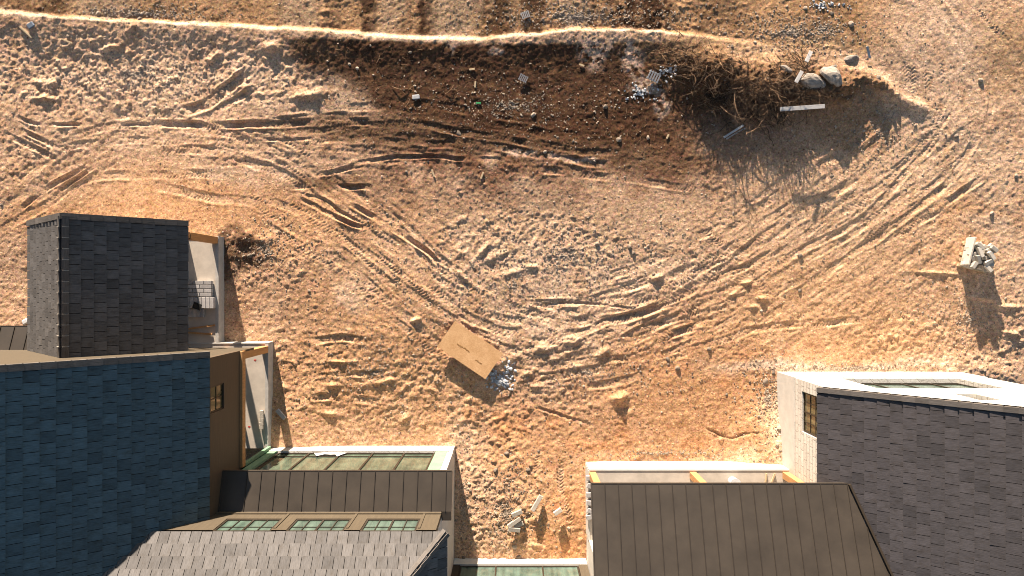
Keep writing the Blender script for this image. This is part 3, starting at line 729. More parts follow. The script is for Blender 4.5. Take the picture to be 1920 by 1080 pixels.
# low tiled wing
TZ, TRX, TRZ = 3.50, -15.01, 6.15
run = 2.95; rise = TRZ-TZ; sl = math.hypot(run, rise); ue = Vector((-run/sl, 0, rise/sl)); uw = Vector((run/sl, 0, rise/sl))
mb = MB(); T0, T1 = -2.33, 2.40
deck(mb, (-12.06, T0, TZ), (0, 1, 0), ue, T1-T0, sl); tile_plane(mb, (-12.06, T0, TZ), (0, 1, 0), ue, T1-T0, sl, seed=11, ex=.38)
deck(mb, (-17.96, T0, TZ), (0, 1, 0), uw, T1-T0, sl); tile_plane(mb, (-17.96, T0, TZ), (0, 1, 0), uw, T1-T0, sl, seed=12, ex=.38)
tr = mb.build('roof', [M['tile'], M['deckm']], LH); tr['label'] = 'smaller steep tiled roof of the porch wing'
mb = MB()
caps(mb, (-12.06, T1, TZ), (TRX, T1, TRZ), (0, 1, 0), (rise/sl, 0, run/sl), w=.2, seed=7, drop=.1)
caps(mb, (-17.96, T1, TZ), (TRX, T1, TRZ), (0, 1, 0), (-rise/sl, 0, run/sl), w=.2, seed=8, drop=.1)
ve = [((run/sl, 0, -rise/sl), (rise/sl, 0, run/sl)), ((-run/sl, 0, -rise/sl), (-rise/sl, 0, run/sl))]
caps(mb, (TRX, T1, TRZ), (TRX, T0, TRZ), (1, 0, 0), (0, 0, 1), w=.2, L=.36, seed=9, vee=ve)
L_ = T1-T0; k = int(round(L_/.36))
for i in range(1, k):     # pale mortar edge where each ridge cap laps the next
    y_ = T1-L_*i/k
    for sd, nn in ve:
        sd, nn = Vector(sd), Vector(nn); mb.obox(Vector((TRX, y_+.006, TRZ))+sd*.1+nn*.083, sd*.1, Vector((0, .005, 0)), nn*.013, .9, 1)
mb.build('ridge_cap', [M['cap'], M['stone']], tr)
mb = MB(); mb.box(-13.4, -12.2, 1.90, 2.12, 3.02, 3.34); mb.build('rim_beam', M['timber'], LH, bevel=.006)
mb = MB(); mb.box(-12.62, -12.46, -2.3, 1.90, 3.05, 3.30); mb.build('rim_beam', M['timber'], LH, bevel=.006)
mb = MB(); mb.box(-12.45, -12.17, 1.84, 2.12, .64, 3.02); mb.build('post', M['timber'], LH, bevel=.01)
# low metal lean-to at the frame edge
metal_roof('metal_roof', LH, -24.0, -17.98, -1.46, 2.9, -2.33, 3.2, .53, first=-23.7, lab='low standing seam lean-to roof left of the porch wing')
mb = MB(); mb.box(-23.9, -18.0, -2.3, -1.6, -.5, 2.82); mb.build('wall', M['tan'], LH)
# glazed wing: sill, jambs, window band, metal roof
YW = -6.70
mb = MB()
mb.box(-10.05, -2.42, YW-.25, YW+.02, -.5, .90)
mb.build('sill', M['block'], LH)
mb = MB()
mb.box(-3.10, -2.42, YW-.28, YW-.02, .902, 4.98); mb.build('wall', M['white'], LH)['label'] = 'pale stone corner of the glazed wing'
mb = MB(); mb.box(-2.64, -2.421, -15.0, YW-.281, -.5, 4.95); mb.build('wall', M['white'], LH)['label'] = 'pale side wall of the glazed wing'
mb = MB(); mb.box(-2.64, -2.421, -15.0, -7.89, 4.951, 7.1); mb.build('wall', M['white'], LH)
mb = MB(); mb.box(-3.12, -2.66, YW-.02, YW+.0, .905, 4.98); mb.build('sheathing', M['greenlite'], LH)
mb = MB(); mb.box(-9.92, -9.62, YW-.06, YW+.03, .905, 4.98); mb.build('sheathing', M['greenlite'], LH)
mb = MB(); mb.box(-10.12, -9.99, YW+.02, YW+.14, .60, 3.29); mb.build('sheathing', M['greenlite'], LH)
mb = MB(); mb.box(-9.99, -9.92, YW-.10, YW-.05, .905, 4.95); mb.build('membrane', M['greendark'], LH)
mb = MB(); mb.box(-10.30, -9.995, YW-.2, YW-.0, .905, 3.29); mb.build('membrane', M['greendark'], LH)
window(LH, 'x', -9.60, -3.15, .905, 4.97, YW-.06, 1, M['glass'], vs=(-8.30, -6.99, -5.70, -4.41), hs=(1.42,), fw=.075, thin=.05, depth=.08, label='long five bay window band with a low transom')
metal_roof('metal_roof', LH, -10.07, -2.09, -6.39, 5.10, -7.67, 5.47, .495, first=-9.22, lab='narrow bronze standing seam roof above the window band')
mb = MB(); mb.box(-10.06, -2.43, -7.72, -7.672, 5.40, 5.56); mb.build('flashing', M['metal'], LH)
mb = MB(); mb.box(-2.40, -2.09, -7.98, -7.672, 5.28, 5.475); mb.build('flashing', M['metal'], LH)
mb = MB()
wins = [(-9.52, -7.67), (-7.19, -5.35), (-4.84, -3.05)]
wall_cells(mb, 'x', -11.2, -2.42, 5.2, 7.3, -7.88, -7.70, [(a_, b_, 6.10, 7.24) for a_, b_ in wins])
for a_, b_ in wins:
    mb.box(b_+.03, b_+.11, -7.70, -7.67, 5.69, 7.05)
mb.box(-11.2, -2.41, -7.70, -7.66, 5.565, 5.685)
mb.build('wall', M['tan'], LH, cuts=[((0, -7.70, 7.18), (0, 1, 1))])['label'] = 'tan boarded wall with three windows'
for a_, b_ in wins:
    c_ = (a_+b_)/2
    window(LH, 'x', a_, b_, 6.10, 7.22, -7.72, 1, M['glass_b'], vs=(c_,), vthin=((a_+c_)/2, (b_+c_)/2), hs=(6.80,), fw=.065, thin=.028)
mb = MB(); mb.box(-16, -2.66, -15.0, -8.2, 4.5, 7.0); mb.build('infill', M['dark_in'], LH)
# north facing tiled slope with a hip at its east end
E2Y, E2Z, E2X = -7.71, 7.35, -2.08
cut_hip = [((E2X, E2Y, E2Z), (1, -1, 0))]
mb = MB(); R2 = 3.7
deck(mb, (-16.0, E2Y, E2Z), (1, 0, 0), (0, -s45, s45), 16+E2X, R2/s45)
tile_plane(mb, (-16.0, E2Y, E2Z), (1, 0, 0), (0, -s45, s45), 16+E2X, R2/s45, seed=21)
nr = mb.build('roof', [M['tile'], M['deckm']], LH, cuts=cut_hip); nr['label'] = 'sunlit beige tiled slope at the bottom of the frame'
mb = MB()
deck(mb, (E2X, E2Y-2*R2, E2Z), (0, 1, 0), (-s45, 0, s45), 2*R2, R2/s45)
tile_plane(mb, (E2X, E2Y-2*R2, E2Z), (0, 1, 0), (-s45, 0, s45), 2*R2, R2/s45, seed=22)
mb.build('roof', [M['tile'], M['deckm']], LH, cuts=[((E2X, E2Y, E2Z), (-1, 1, 0)), ((E2X, E2Y-2*R2, E2Z), (-1, -1, 0))])['label'] = 'dark hip end slope beside the beige one'
mb = MB()
deck(mb, (-16.0, E2Y-2*R2, E2Z), (1, 0, 0), (0, s45, s45), 16+E2X, R2/s45)
mb.build('roof', [M['tile'], M['deckm']], LH, cuts=[((E2X, E2Y-2*R2, E2Z), (1, 1, 0))])
mb = MB(); hd = Vector((-1, -1, 1)).normalized()
def hv(nn, sgn):
    nn = Vector(nn).normalized(); sd = nn.cross(hd).normalized()
    return (sd if sgn*sd.x > 0 else -sd, nn)
caps(mb, (E2X, E2Y, E2Z), (E2X-R2, E2Y-R2, E2Z+R2), (1, 0, 0), (0, 0, 1), w=.13, L=.42, seed=10,
     vee=[hv((0, 1, 1), -1), hv((1, 0, 1), 1)])
mb.build('ridge_cap', M['cap'], nr)

# ------------------------------------------------------------------ patios
def patio(name, label, x0, x1, y0, y1, ztop, sides, cat='patio', curb=.12, zlow=-.6):
    o = empty(name, ((x0+x1)/2, (y0+y1)/2, 0), label, cat)
    mb = MB(); mb.box(x0, x1, y0, y1, zlow, ztop); mb.build('slab', M['concrete'], o)
    mb = MB(); c = curb
    if 'E' in sides: mb.box(x1-c, x1+.012, y0, y1+.012, zlow, ztop+.018)
    if 'N' in sides: mb.box(x0, x1-c-.001, y1-c, y1+.012, zlow, ztop+.018)
    if 'W' in sides: mb.box(x0-.012, x0+c, y0, y1-c-.001, zlow, ztop+.018)
    mb.build('retaining_edge', M['curb'] if 'E' in sides else M['white'], o)
    return o
p1 = patio('patio', 'raised concrete porch floor under the smaller steep tiled roof', -17.62, -12.16, -2.30, 2.14, .62, 'EN')
p2 = patio('patio', 'raised concrete patio beneath the brown overhanging storey', -13.5, -10.10, -6.64, -2.31, .622, 'E')
mb = MB(); mb.box(-13.5, -10.09, -2.32, -2.26, -.5, .64); mb.build('retaining_edge', M['white'], p2)
for x_, y_ in [P(478, 675, .64), P(467, 800, .64), P(489, 718, .64)]:
    pass
for x_, y_ in [P(478, 675, .64), P(467, 800, .64)]:
    mb = MB(); mb.box(x_-.05, x_+.05, y_-.02, y_+.02, .622, .628); mb.box(x_-.015, x_+.015, y_-.05, y_-.02, .622, .628)
    mb.build('paint_mark', M['red'], p2)
mb = MB(); mb.box(-10.7, -10.2, -2.9, -2.6, .0, .1)
p3 = patio('patio', 'raised porch floor behind the long white wall of the right house', 3.10, 11.22, -10.2, -7.34, 1.30, 'NW', curb=.05)

# ================================================================== RIGHT HOUSE
RH = empty('house', (11.24, -3.57, 0), 'right house of white blockwork with a grey tiled gable and bronze metal porch roof', 'house')
RX, RZ, RR = 11.05, 4.20, 15.52
RN, RS = -3.62, -16.0; rn = RR-RX
mb = MB()
deck(mb, (RX, RS, RZ), (0, 1, 0), (s45, 0, s45), RN-RS, rn/s45); tile_plane(mb, (RX, RS, RZ), (0, 1, 0), (s45, 0, s45), RN-RS, rn/s45, seed=31, tw=.36, ex=.40)
deck(mb, (RR+rn, RS, RZ), (0, 1, 0), (-s45, 0, s45), RN-RS, rn/s45); tile_plane(mb, (RR+rn, RS, RZ), (0, 1, 0), (-s45, 0, s45), RN-RS, rn/s45, seed=32, tw=.36, ex=.40)
rr = mb.build('roof', [M['tile_grey'], M['deckm']], RH); rr['label'] = 'grey purple tiled roof slope'
mb = MB()
caps(mb, (RX, RN-.06, RZ), (RR, RN-.06, RZ+rn), (0, 1, 0), (-s45, 0, s45), w=.17, seed=33, drop=.08)
caps(mb, (RR+rn, RN-.06, RZ), (RR, RN-.06, RZ+rn), (0, 1, 0), (s45, 0, s45), w=.17, seed=34, drop=.08)
caps(mb, (RR, RN, RZ+rn), (RR, RS, RZ+rn), (1, 0, 0), (0, 0, 1), w=.2, seed=35, vee=[((s45, 0, -s45), (s45, 0, s45)), ((-s45, 0, -s45), (-s45, 0, s45))])
mb.build('ridge_cap', M['cap'], rr)
NB = [(13.0, 17.6, 1.94, 4.6), (14.9, 15.6, 5.8, 7.2)]
mb = MB(); wall_cells(mb, 'x', 11.242, 18.9, 1.752, 8.4, -3.87, -3.57, NB)
mb.build('wall', M['block'], RH, cuts=[((RX, 0, RZ-.17), (-1, 0, 1)), ((RR+rn, 0, RZ-.17), (1, 0, 1))])
mb = MB(); wall_cells(mb, 'y', -16, -3.572, 1.75, 4.05, 11.24, 11.54, [(-5.56, -4.0, 2.42, 3.95)]); mb.build('wall', M['block'], RH)
mb = MB(); mb.box(18.6, 18.9, -16, -3.88, -.6, 4.0); mb.build('wall', M['block'], RH)
mb = MB(); mb.box(11.215, 11.55, -16, -3.875, -.6, 1.75); mb.box(11.215, 18.92, -3.872, -3.545, -.6, 1.75); mb.build('plinth', M['white'], RH)
window(RH, 'y', -5.54, -4.02, 2.44, 3.93, 11.30, -1, M['glass_y'], vthin=(-5.16, -4.4), vs=(-4.78,), hs=(3.0, 3.45), fw=.05, thin=.025, label='amber reflecting window in the white blockwork')
mb = MB(); mb.box(11.25, 11.33, -4.022, -3.985, 2.42, 3.95); mb.build('sheathing', M['greendark'], RH)
window(RH, 'x', 13.02, 17.58, 1.96, 4.58, -3.75, 1, M['glass_b'], vs=(14.15, 15.3, 16.45), hs=(2.25,), fw=.08, label='wide four bay window set deep in the gable wall')
window(RH, 'x', 14.92, 15.58, 5.82, 7.18, -3.72, 1, M['glass'], fw=.05, label='small attic window in the gable')
# bronze porch roof
m0 = (-6.87, 4.97); m1 = (-13.6, 4.97+.343*6.73)
metal_roof('metal_roof', RH, 2.77, 13.4, m0[0], m0[1], m1[0], m1[1], .472, lab='broad bronze standing seam roof over the porch')
mb = MB(); pts = []
for Y in (-6.86, -10.6):
    z = 4.97+.343*(-6.87-Y); pts.append(Vector((z-RZ+RX, Y, z)))
d = (pts[1]-pts[0]).normalized(); mb.obox((pts[0]+pts[1])/2+Vector((-.02, 0, .07)), (pts[1]-pts[0])/2, d.cross(Vector((0, 0, 1))).normalized()*.035, Vector((0, 0, .05)))
mb.build('valley_flashing', M['frame'], RH)
for x_ in (3.12, 7.18, 10.93):
    mb = MB(); mb.box(x_, x_+.27, -7.70, -7.43, 1.3, 4.78); mb.build('post', M['timber'], RH, bevel=.01)
mb = MB(); mb.box(2.95, 11.2, -7.70, -7.43, 4.781, 4.93); mb.build('rim_beam', M['timber'], RH)
mb = MB(); mb.box(3.12, 11.2, -10.4, -10.2, -.5, 5.9); mb.box(3.12, 3.3, -13.6, -10.4, -.5, 6.2); mb.build('wall', M['white'], RH)

# glazed link between the two houses
LK = empty('glazed_link', (.3, -11.35, 0), 'low link between the two houses with three green panes', 'building')
mb = MB(); mb.box(-2.41, 3.09, -11.6, -11.33, -.5, .88); mb.build('sill', M['white'], LK)
window(LK, 'x', -2.12, 2.72, .885, 3.4, -11.40, 1, M['glass_b'], vs=(-.66, 1.25), fw=.06)
mb = MB(); mb.box(-2.41, -2.13, -11.5, -11.36, .883, 3.5); mb.build('jamb', M['frame'], LK)
mb = MB(); mb.box(2.73, 3.09, -11.5, -11.36, .883, 3.5); mb.build('trim', M['tan'], LK)
mb = MB(); mb.box(-2.41, 3.09, -15, -11.3, 3.52, 3.7); mb.build('roof', M['metal'], LK)

# ================================================================== OBJECTS
def rock_mesh(seed, squash=.7, sub=2):
    r = random.Random(seed); bm = bmesh.new(); bmesh.ops.create_icosphere(bm, subdivisions=sub, radius=1)
    cuts = [(Vector((r.uniform(-1, 1), r.uniform(-1, 1), r.uniform(-.6, 1))).normalized(), r.uniform(.55, .85)) for _ in range(7)]
    for v_ in bm.verts:
        for n, dd in cuts:
            e = v_.co.dot(n)-dd
            if e > 0: v_.co -= n*e*.85
        v_.co *= 1+r.uniform(-.05, .05)
        v_.co.z *= squash
    me_ = bpy.data.meshes.new('stone'); bm.to_mesh(me_); bm.free()
    at = me_.attributes.new('tone', 'FLOAT', 'FACE'); tn = r.random(); at.data.foreach_set('value', [tn]*len(me_.polygons))
    me_.materials.append(M['rock']); return me_
rocks = [rock_mesh(i) for i in range(9)]

# the bigger loose stones one can pick out
spots = {
 'pale stone on the scraped dirt in the middle of the plot': [(1053, 440), (1120, 458), (1180, 462), (1188, 475), (1210, 465), (1220, 470), (1225, 515), (1252, 674), (1253, 683), (1270, 690), (1330, 655), (1418, 676), (1428, 583), (1345, 470), (1380, 483), (945, 470), (1030, 480), (1115, 432), (1280, 440), (1500, 545)],
 'stone on the dark topsoil below the lime crest': [(655, 120), (670, 128), (700, 140), (770, 100), (1045, 258), (1215, 258), (1160, 262), (860, 250), (1135, 200), (960, 190), (1022, 285), (1000, 215), (1288, 185)],
 'stone among the rubble on the bank beyond the crest': [(1087, 43), (1217, 50), (1150, 48), (1240, 25), (1018, 35), (1180, 30), (1255, 52), (215, 15), (182, 24), (240, 30), (262, 36), (130, 70), (1595, 45), (1560, 25), (1420, 30), (1510, 15), (1360, 62)],
 'stone by the brush heap': [(1600, 132), (1545, 100), (1520, 285), (1560, 330), (1500, 340), (1640, 150), (1675, 160), (1718, 235), (1460, 95), (1415, 80), (1370, 90)],
 'stone near the corner of the right house': [(1450, 700), (1435, 715), (1412, 730), (1440, 745), (1455, 800), (1448, 830), (1420, 780), (1380, 790), (1395, 700), (1362, 740)],
 'stone between the two houses': [(965, 1020), (972, 1040), (895, 930), (930, 880), (990, 880), (1065, 985), (870, 1040), (905, 985), (880, 905), (950, 850), (1010, 845), (1070, 890)],
 'stone on the rough dirt left of the plot': [(365, 92), (375, 95), (60, 50), (480, 98), (110, 150), (150, 185), (275, 215), (300, 205), (690, 415), (545, 470), (470, 480), (580, 545)],
 'stone on the dusty right side of the plot': [(1725, 470), (1900, 520), (1885, 560), (1860, 400), (1795, 255), (1840, 150), (1700, 355), (1500, 480), (1620, 245), (1905, 330)]}
rs = random.Random(3)
for lab, pts in spots.items():
    for i, (x, y) in enumerate(pts):
        X, Y = P(x, y, 0); sz = rs.choice([.06, .07, .08, .10, .12, .14])
        o = bpy.data.objects.new('stone', rs.choice(rocks)); COL.objects.link(o)
        sz *= .85; o.location = (X, Y, ground_z(X, Y)+sz*.15); o.scale = (sz*rs.uniform(.8, 1.3), sz, sz*rs.uniform(.55, .9)); o.rotation_euler = (0, 0, rs.uniform(0, 6))
        tag(o, 'small loose '+lab, 'stone', 'loose stones: '+lab)

# gravel: countless small stones
def scatter(name, n, zones, mat, smin, smax, label, power=2.5, lift=.02):
    r = random.Random(hash(name) % 1000 if False else len(name)*7+n)
    vs, fs, tn = [], [], []
    tot = sum(z[4] for z in zones)
    base = [Vector(v_) for v_ in ((1, 0, 0), (-.5, .87, 0), (-.5, -.87, 0), (0, 0, 1), (.3, .3, -.8), (.6, .6, .5), (-.8, .1, .5), (.2, -.8, .55))]
    FF = [(0, 5, 3), (5, 1, 3), (1, 6, 3), (6, 2, 3), (2, 7, 3), (7, 0, 3), (0, 4, 5), (5, 4, 1), (1, 4, 6), (6, 4, 2), (2, 4, 7), (7, 4, 0)]
    for cx, cy, rx, ry, w_ in zones:
        for _ in range(int(n*w_/tot)):
            a = r.uniform(0, 2*math.pi); q_ = abs(r.gauss(0, .55))
            X, Y = P(cx+rx*q_*math.cos(a), cy+ry*q_*math.sin(a)); 
            i = int(np.searchsorted(ax_x, X)); j = int(np.searchsorted(ax_y, Y))
            if i <= 1 or j <= 1 or i >= nx-1 or j >= ny-1 or flr[i, j]: continue
            s_ = smin+(smax-smin)*r.random()**power
            z = ground_z(X, Y)+s_*lift; k = len(vs); rot = Matrix.Rotation(r.uniform(0, 6.28), 3, 'Z') @ Matrix.Rotation(r.uniform(-.6, .6), 3, 'X')
            sc = Vector((s_*r.uniform(.8, 1.3), s_*r.uniform(.7, 1), s_*r.uniform(.28, .55)))
            for b_ in base:
                p = rot @ Vector((b_.x*sc.x, b_.y*sc.y, b_.z*sc.z))*(1+r.uniform(-.18, .18)); vs.append((X+p.x, Y+p.y, z+p.z))
            t_ = r.random()
            for f in FF: fs.append(tuple(k+c for c in f)); tn.append(t_)
    me_ = bpy.data.meshes.new(name); me_.from_pydata(vs, [], fs); me_.materials.append(mat)
    at = me_.attributes.new('tone', 'FLOAT', 'FACE'); at.data.foreach_set('value', tn)
    o = bpy.data.objects.new(name, me_); COL.objects.link(o); tag(o, label, 'gravel', kind='stuff'); return o
scatter('gravel', 22000, [(250, 140, 330, 90, 2.2), (950, 960, 90, 130, 2.0), (1060, 480, 300, 110, 1.6), (1440, 750, 60, 130, 1.4), (1080, 30, 300, 50, 2.2), (260, 25, 200, 22, 1.3), (1480, 60, 220, 60, 1.6),
    (1650, 250, 300, 260, 1.4), (700, 700, 260, 150, 1.3), (960, 200, 400, 110, 1.6), (1820, 600, 150, 110, .9), (500, 470, 120, 90, .8), (960, 540, 1000, 500, 4.0), (1100, 700, 260, 90, 1.0), (1540, 55, 60, 25, .5), (1600, 690, 260, 14, .7), (1240, 850, 300, 20, .5), (870, 960, 30, 150, .8)],
    M['rock'], .014, .06, 'small loose gravel and clods strewn over the bare dirt')
g2 = scatter('stone_chippings', 210, [(942, 715, 26, 20, 5), (952, 690, 12, 22, 1.2), (925, 700, 14, 14, 1)], M['chip'], .03, .095, 'small heap of white and grey stone chippings beside the wooden board', power=1.5, lift=.25)
g3 = scatter('rubble_chips', 190, [(1200, 175, 28, 18, 3), (1255, 135, 24, 14, 2), (1542, 8, 45, 12, 2)], M['chip'], .03, .08, 'scattered grey and white rubble chips near the brush heap', power=1.5, lift=.15)

# the wooden board
def flat_box(name, mat, cx, cy, z, L, Wd, T, ang, label, cat, group=None, tilt=0, zc=None, bevel=.004, tone=.5):
    mb = MB(); mb.box(-L/2, L/2, -Wd/2, Wd/2, -T/2, T/2, tone); o = mb.build(name, mat, bevel=bevel)
    X, Y = P(cx, cy, z); o.location = (X, Y, (ground_z(X, Y)+z) if zc is None else zc); o.rotation_euler = (0, tilt, ang)
    return tag(o, label, cat, group)
X, Y = P(882, 655.5)
brd = empty('osb_board', (X, Y, 0.19), 'tan wooden sheet lying flat on the dirt in the middle', 'board')
brd.rotation_euler = (math.radians(-1.2), math.radians(.6), math.radians(-34.2))
mb = MB(); mb.box(-1.22, 1.22, -.655, .655, -.012, .012)
o = bpy.data.objects.new('sheet', mb.mesh('sheet', M['osb'])); COL.objects.link(o); o.parent = brd
mb = MB(); r_ = random.Random(2)
for cx_ in (-.62, -.28, .42):
    mb = MB()
    for i in range(11):
        a = cx_+i*.028+r_.uniform(-.006, .006); c = -.10+(.03 if cx_ == -.28 else 0)-(.12 if cx_ > 0 else 0)+r_.uniform(-.02, .02)
        mb.box(a, a+.029, c-r_.uniform(.01, .035), c+r_.uniform(.01, .035), .0125, .0145)
    o = bpy.data.objects.new('stamp', mb.mesh('stamp', M['stain'])); COL.objects.link(o); o.parent = brd

# blocks lying between the houses, and the one by the left patio
for (x, y, L, a, lab, hz) in [(1006, 940, .72, 58, 'longest pale stone block leaning on the dirt, topmost between the houses', .26), (969, 958, .46, 20, 'pale block above the crossed pair between the houses', .16),
        (964, 975, .62, 33, 'upper of two crossed pale blocks between the houses', .22), (972, 979, .42, 22, 'short block wedged against the crossed pair', .14),
        (964, 988, .50, -9, 'lowest pale block of the little heap between the houses', .24), (1045, 955, .36, 32, 'single short block right of the heap between the houses', .3)]:
    flat_box('stone_block', M['stone'], x, y, hz, L, .17, .15, math.radians(a), lab, 'block', 'cut stone blocks lying between the houses', tilt=math.radians(8), bevel=.012, tone=rs.random())
flat_box('stone_block', M['brick'], 530, 775, .1, .5, .16, .12, math.radians(-48), 'white block lying in the wall shadow beside the left patio', 'block', bevel=.012)
for i, (x, y) in enumerate([(965, 1021), (975, 1030)]): pass

# pallet heaped with stone blocks, far right
X, Y = P(1836, 481, .3); gz = ground_z(X, Y)
pal = empty('pallet', (X, Y, gz), 'small wooden pallet under a tall heap of cut stone, far right', 'pallet')
pal.rotation_euler = (0, 0, math.radians(-14))
mb = MB()
for i in range(5): mb.box(-.62, .62, -.55+i*.23, -.40+i*.23, .12, .145)
for y_ in (-.5, 0, .5): mb.box(-.62, .62, y_-.05, y_+.05, .02, .118)
o = bpy.data.objects.new('deck', mb.mesh('deck', M['lumber'])); COL.objects.link(o); o.parent = pal
pr = random.Random(9); rot = Matrix.Rotation(math.radians(-14), 3, 'Z')
whe = ['at the bottom of the heap', 'in the middle layer of the heap', 'upper in the heap', 'on top of the heap']
cnt = 0
for lay_ in range(4):
    zz = gz+.145+.075+lay_*.148
    n_row = 5 if lay_ < 3 else 4
    for i in range(n_row):
        for j in range(2):
            L = pr.uniform(.40, .54) if lay_ < 2 else pr.uniform(.28, .46)
            lx = -.28+j*.56+(pr.uniform(-.08, .08) if lay_ > 1 else pr.uniform(-.03, .03)); ly = -.44+i*(.22 if n_row == 5 else .27)+pr.uniform(-.03, .03)
            if lay_ == 0 or True:
                p = rot @ Vector((lx, ly, 0)); mb = MB(); mb.box(-L/2, L/2, -.08, .08, -.068, .068, pr.random())
                o = mb.build('stone_block', M['stone'], bevel=.012)
                o.location = (X+p.x, Y+p.y, zz+(pr.uniform(0, .03) if lay_ > 1 else 0)); an = math.radians(-14+(pr.uniform(-70, 70) if lay_ > 1 else pr.uniform(-6, 6)))
                o.rotation_euler = (pr.uniform(-.15, .15)*(lay_ > 1), pr.uniform(-.15, .15)*(lay_ > 1), an)
                tag(o, 'pale cut stone block '+whe[lay_]+' on the pallet', 'block', 'stone blocks '+whe[lay_]+' on the pallet'); cnt += 1
# the long slab standing along the pallet's left side
mb = MB(); mb.box(-.05, .05, -.60, .60, -.27, .27, .9); o = mb.build('stone_slab', M['stone'], bevel=.02); p = P(1817, 472, .35); o.location = (p[0], p[1]+.02, gz+.36); o.rotation_euler = (0, 0, math.radians(-14))
tag(o, 'long pale slab standing along the left side of the stone heap', 'slab')

# paver stack on the porch floor
pr = random.Random(4); zf = .641
specs = []
for row in range(4):
    for j in range(3):
        wl = .30 if (j == 2) == (row % 2 == 0) and j != 1 else .47
        x0_ = [-13.62, -13.62+(.31 if row % 2 else .48), -13.62+(.79 if row % 2 else .96)][j]
        if row % 2: wl = [.30, .47, .47][j]
        else: wl = [.47, .47, .30][j]
        for l_ in range(2): specs.append((x0_+wl/2, .22-row*.165, wl-.012, .15, l_, 'back'))
for j in range(8):
    for l_ in range(2): specs.append((-13.50+j*.165, -.61, .155, .45, l_, 'middle'))
for j in range(5):
    for l_ in range(1): specs.append((-13.45+j*.165, -1.03, .155, .34, l_, 'front'))
for xs, ys, Lx, Ly, l_, r_name in specs:
    o_ = MB(); o_.box(-Lx/2, Lx/2, -Ly/2, Ly/2, -.05, .05, pr.random()); o = o_.build('paver', M['brick'], bevel=.008)
    o.location = (xs+pr.uniform(-.003, .003), ys+pr.uniform(-.004, .004), zf+.052+l_*.103); o.rotation_euler = (0, 0, pr.uniform(-.006, .006))
    ll = ['bottom', 'second', 'third'][l_]
    tag(o, f'pale concrete paver in the {ll} layer of the {r_name} part of the porch stack', 'paver', f'{ll} layer pavers in the {r_name} of the porch stack')
flat_box('rubber_pad', M['black'], 369, 574, .95, .34, .26, .05, math.radians(-20), 'dark square pad lying on the pale paver stack', 'pad', zc=.92)
flat_box('batten', M['timber'], 378, 613, .68, 1.1, .07, .05, math.radians(8), 'upper of two orange battens on the porch floor', 'batten', 'battens on the porch floor', zc=.67)
flat_box('batten', M['timber'], 375, 625, .68, 1.0, .07, .05, math.radians(-4), 'lower of two orange battens on the porch floor', 'batten', 'battens on the porch floor', zc=.67)
for k_ in range(5):
    flat_box('stone_block', M['stone'], 491+rs.uniform(-.5, .5), 773+k_*7, .7, .15, .15, .12, rs.uniform(-.2, .2), ['topmost', 'second', 'middle', 'fourth', 'lowest'][k_]+' small white block in the short row on the left patio', 'block', 'short row of blocks on the left patio', zc=.71, bevel=.01)
flat_box('white_bag', M['plastic'], 47, 603, 0, .3, .22, .16, .5, 'small white bag on the dirt left of the porch wing', 'bag', bevel=.05)

# porch of the right house: bucket and boards
X, Y = P(1377, 905, 1.6); bk = empty('bucket', (X, Y, 1.305), 'white bucket on the right porch floor between the posts', 'bucket')
mb = MB(); mb.tube([(0, 0, 0), (0, 0, .02), (0, 0, .42), (0, 0, .45)], [.15, .17, .2, .21], 24); o = bpy.data.objects.new('pail', mb.mesh('pail', M['plastic'])); COL.objects.link(o); o.parent = bk
mb = MB(); mb.tube([(0, 0, .451), (0, 0, .47)], [.215, .215], 24); o = bpy.data.objects.new('lid', mb.mesh('lid', M['plastic'])); COL.objects.link(o); o.parent = bk
flat_box('board', M['lumber'], 1436, 899, 1.35, .5, .06, .05, math.radians(84), 'left of two short pale boards on the right porch floor', 'board', 'short boards on the right porch', zc=1.34)
flat_box('board', M['lumber'], 1449, 899, 1.35, .5, .07, .05, math.radians(70), 'right of two short pale boards on the right porch floor', 'board', 'short boards on the right porch', zc=1.34)
for i, y in enumerate([890, 905, 921, 936, 951, 962]):
    flat_box('stone_block', M['brick'], 1103+rs.uniform(-2, 2), y, .9, .30, .2, .14, rs.uniform(-.4, .4), 'loose white block stacked against the left side of the right porch, number unclear' if False else 'loose white block piled along the left edge of the right porch', 'block', 'white blocks along the left edge of the right porch', zc=1.36, bevel=.02)
# torn paper stuck to the window band
tp = MB(); zc_ = [(-8.05, 1.10), (-7.85, 1.52), (-7.6, 1.22), (-7.35, 1.28), (-7.15, 1.25), (-7.0, 1.6), (-6.85, 1.2), (-6.75, 1.0), (-7.3, .98), (-7.7, .97)]
tp.quad([(x, YW-.035, z) for x, z in zc_]); tp.quad([(x, YW-.033, z) for x, z in reversed(zc_)])
for i in range(len(zc_)):
    (xa, za), (xb, zb) = zc_[i], zc_[(i+1) % len(zc_)]; tp.quad([(xa, YW-.035, za), (xb, YW-.035, zb), (xb, YW-.033, zb), (xa, YW-.033, za)])
o = tp.build('torn_paper', M['plastic']); tag(o, 'torn white paper stuck across the second bay of the long window band', 'paper')

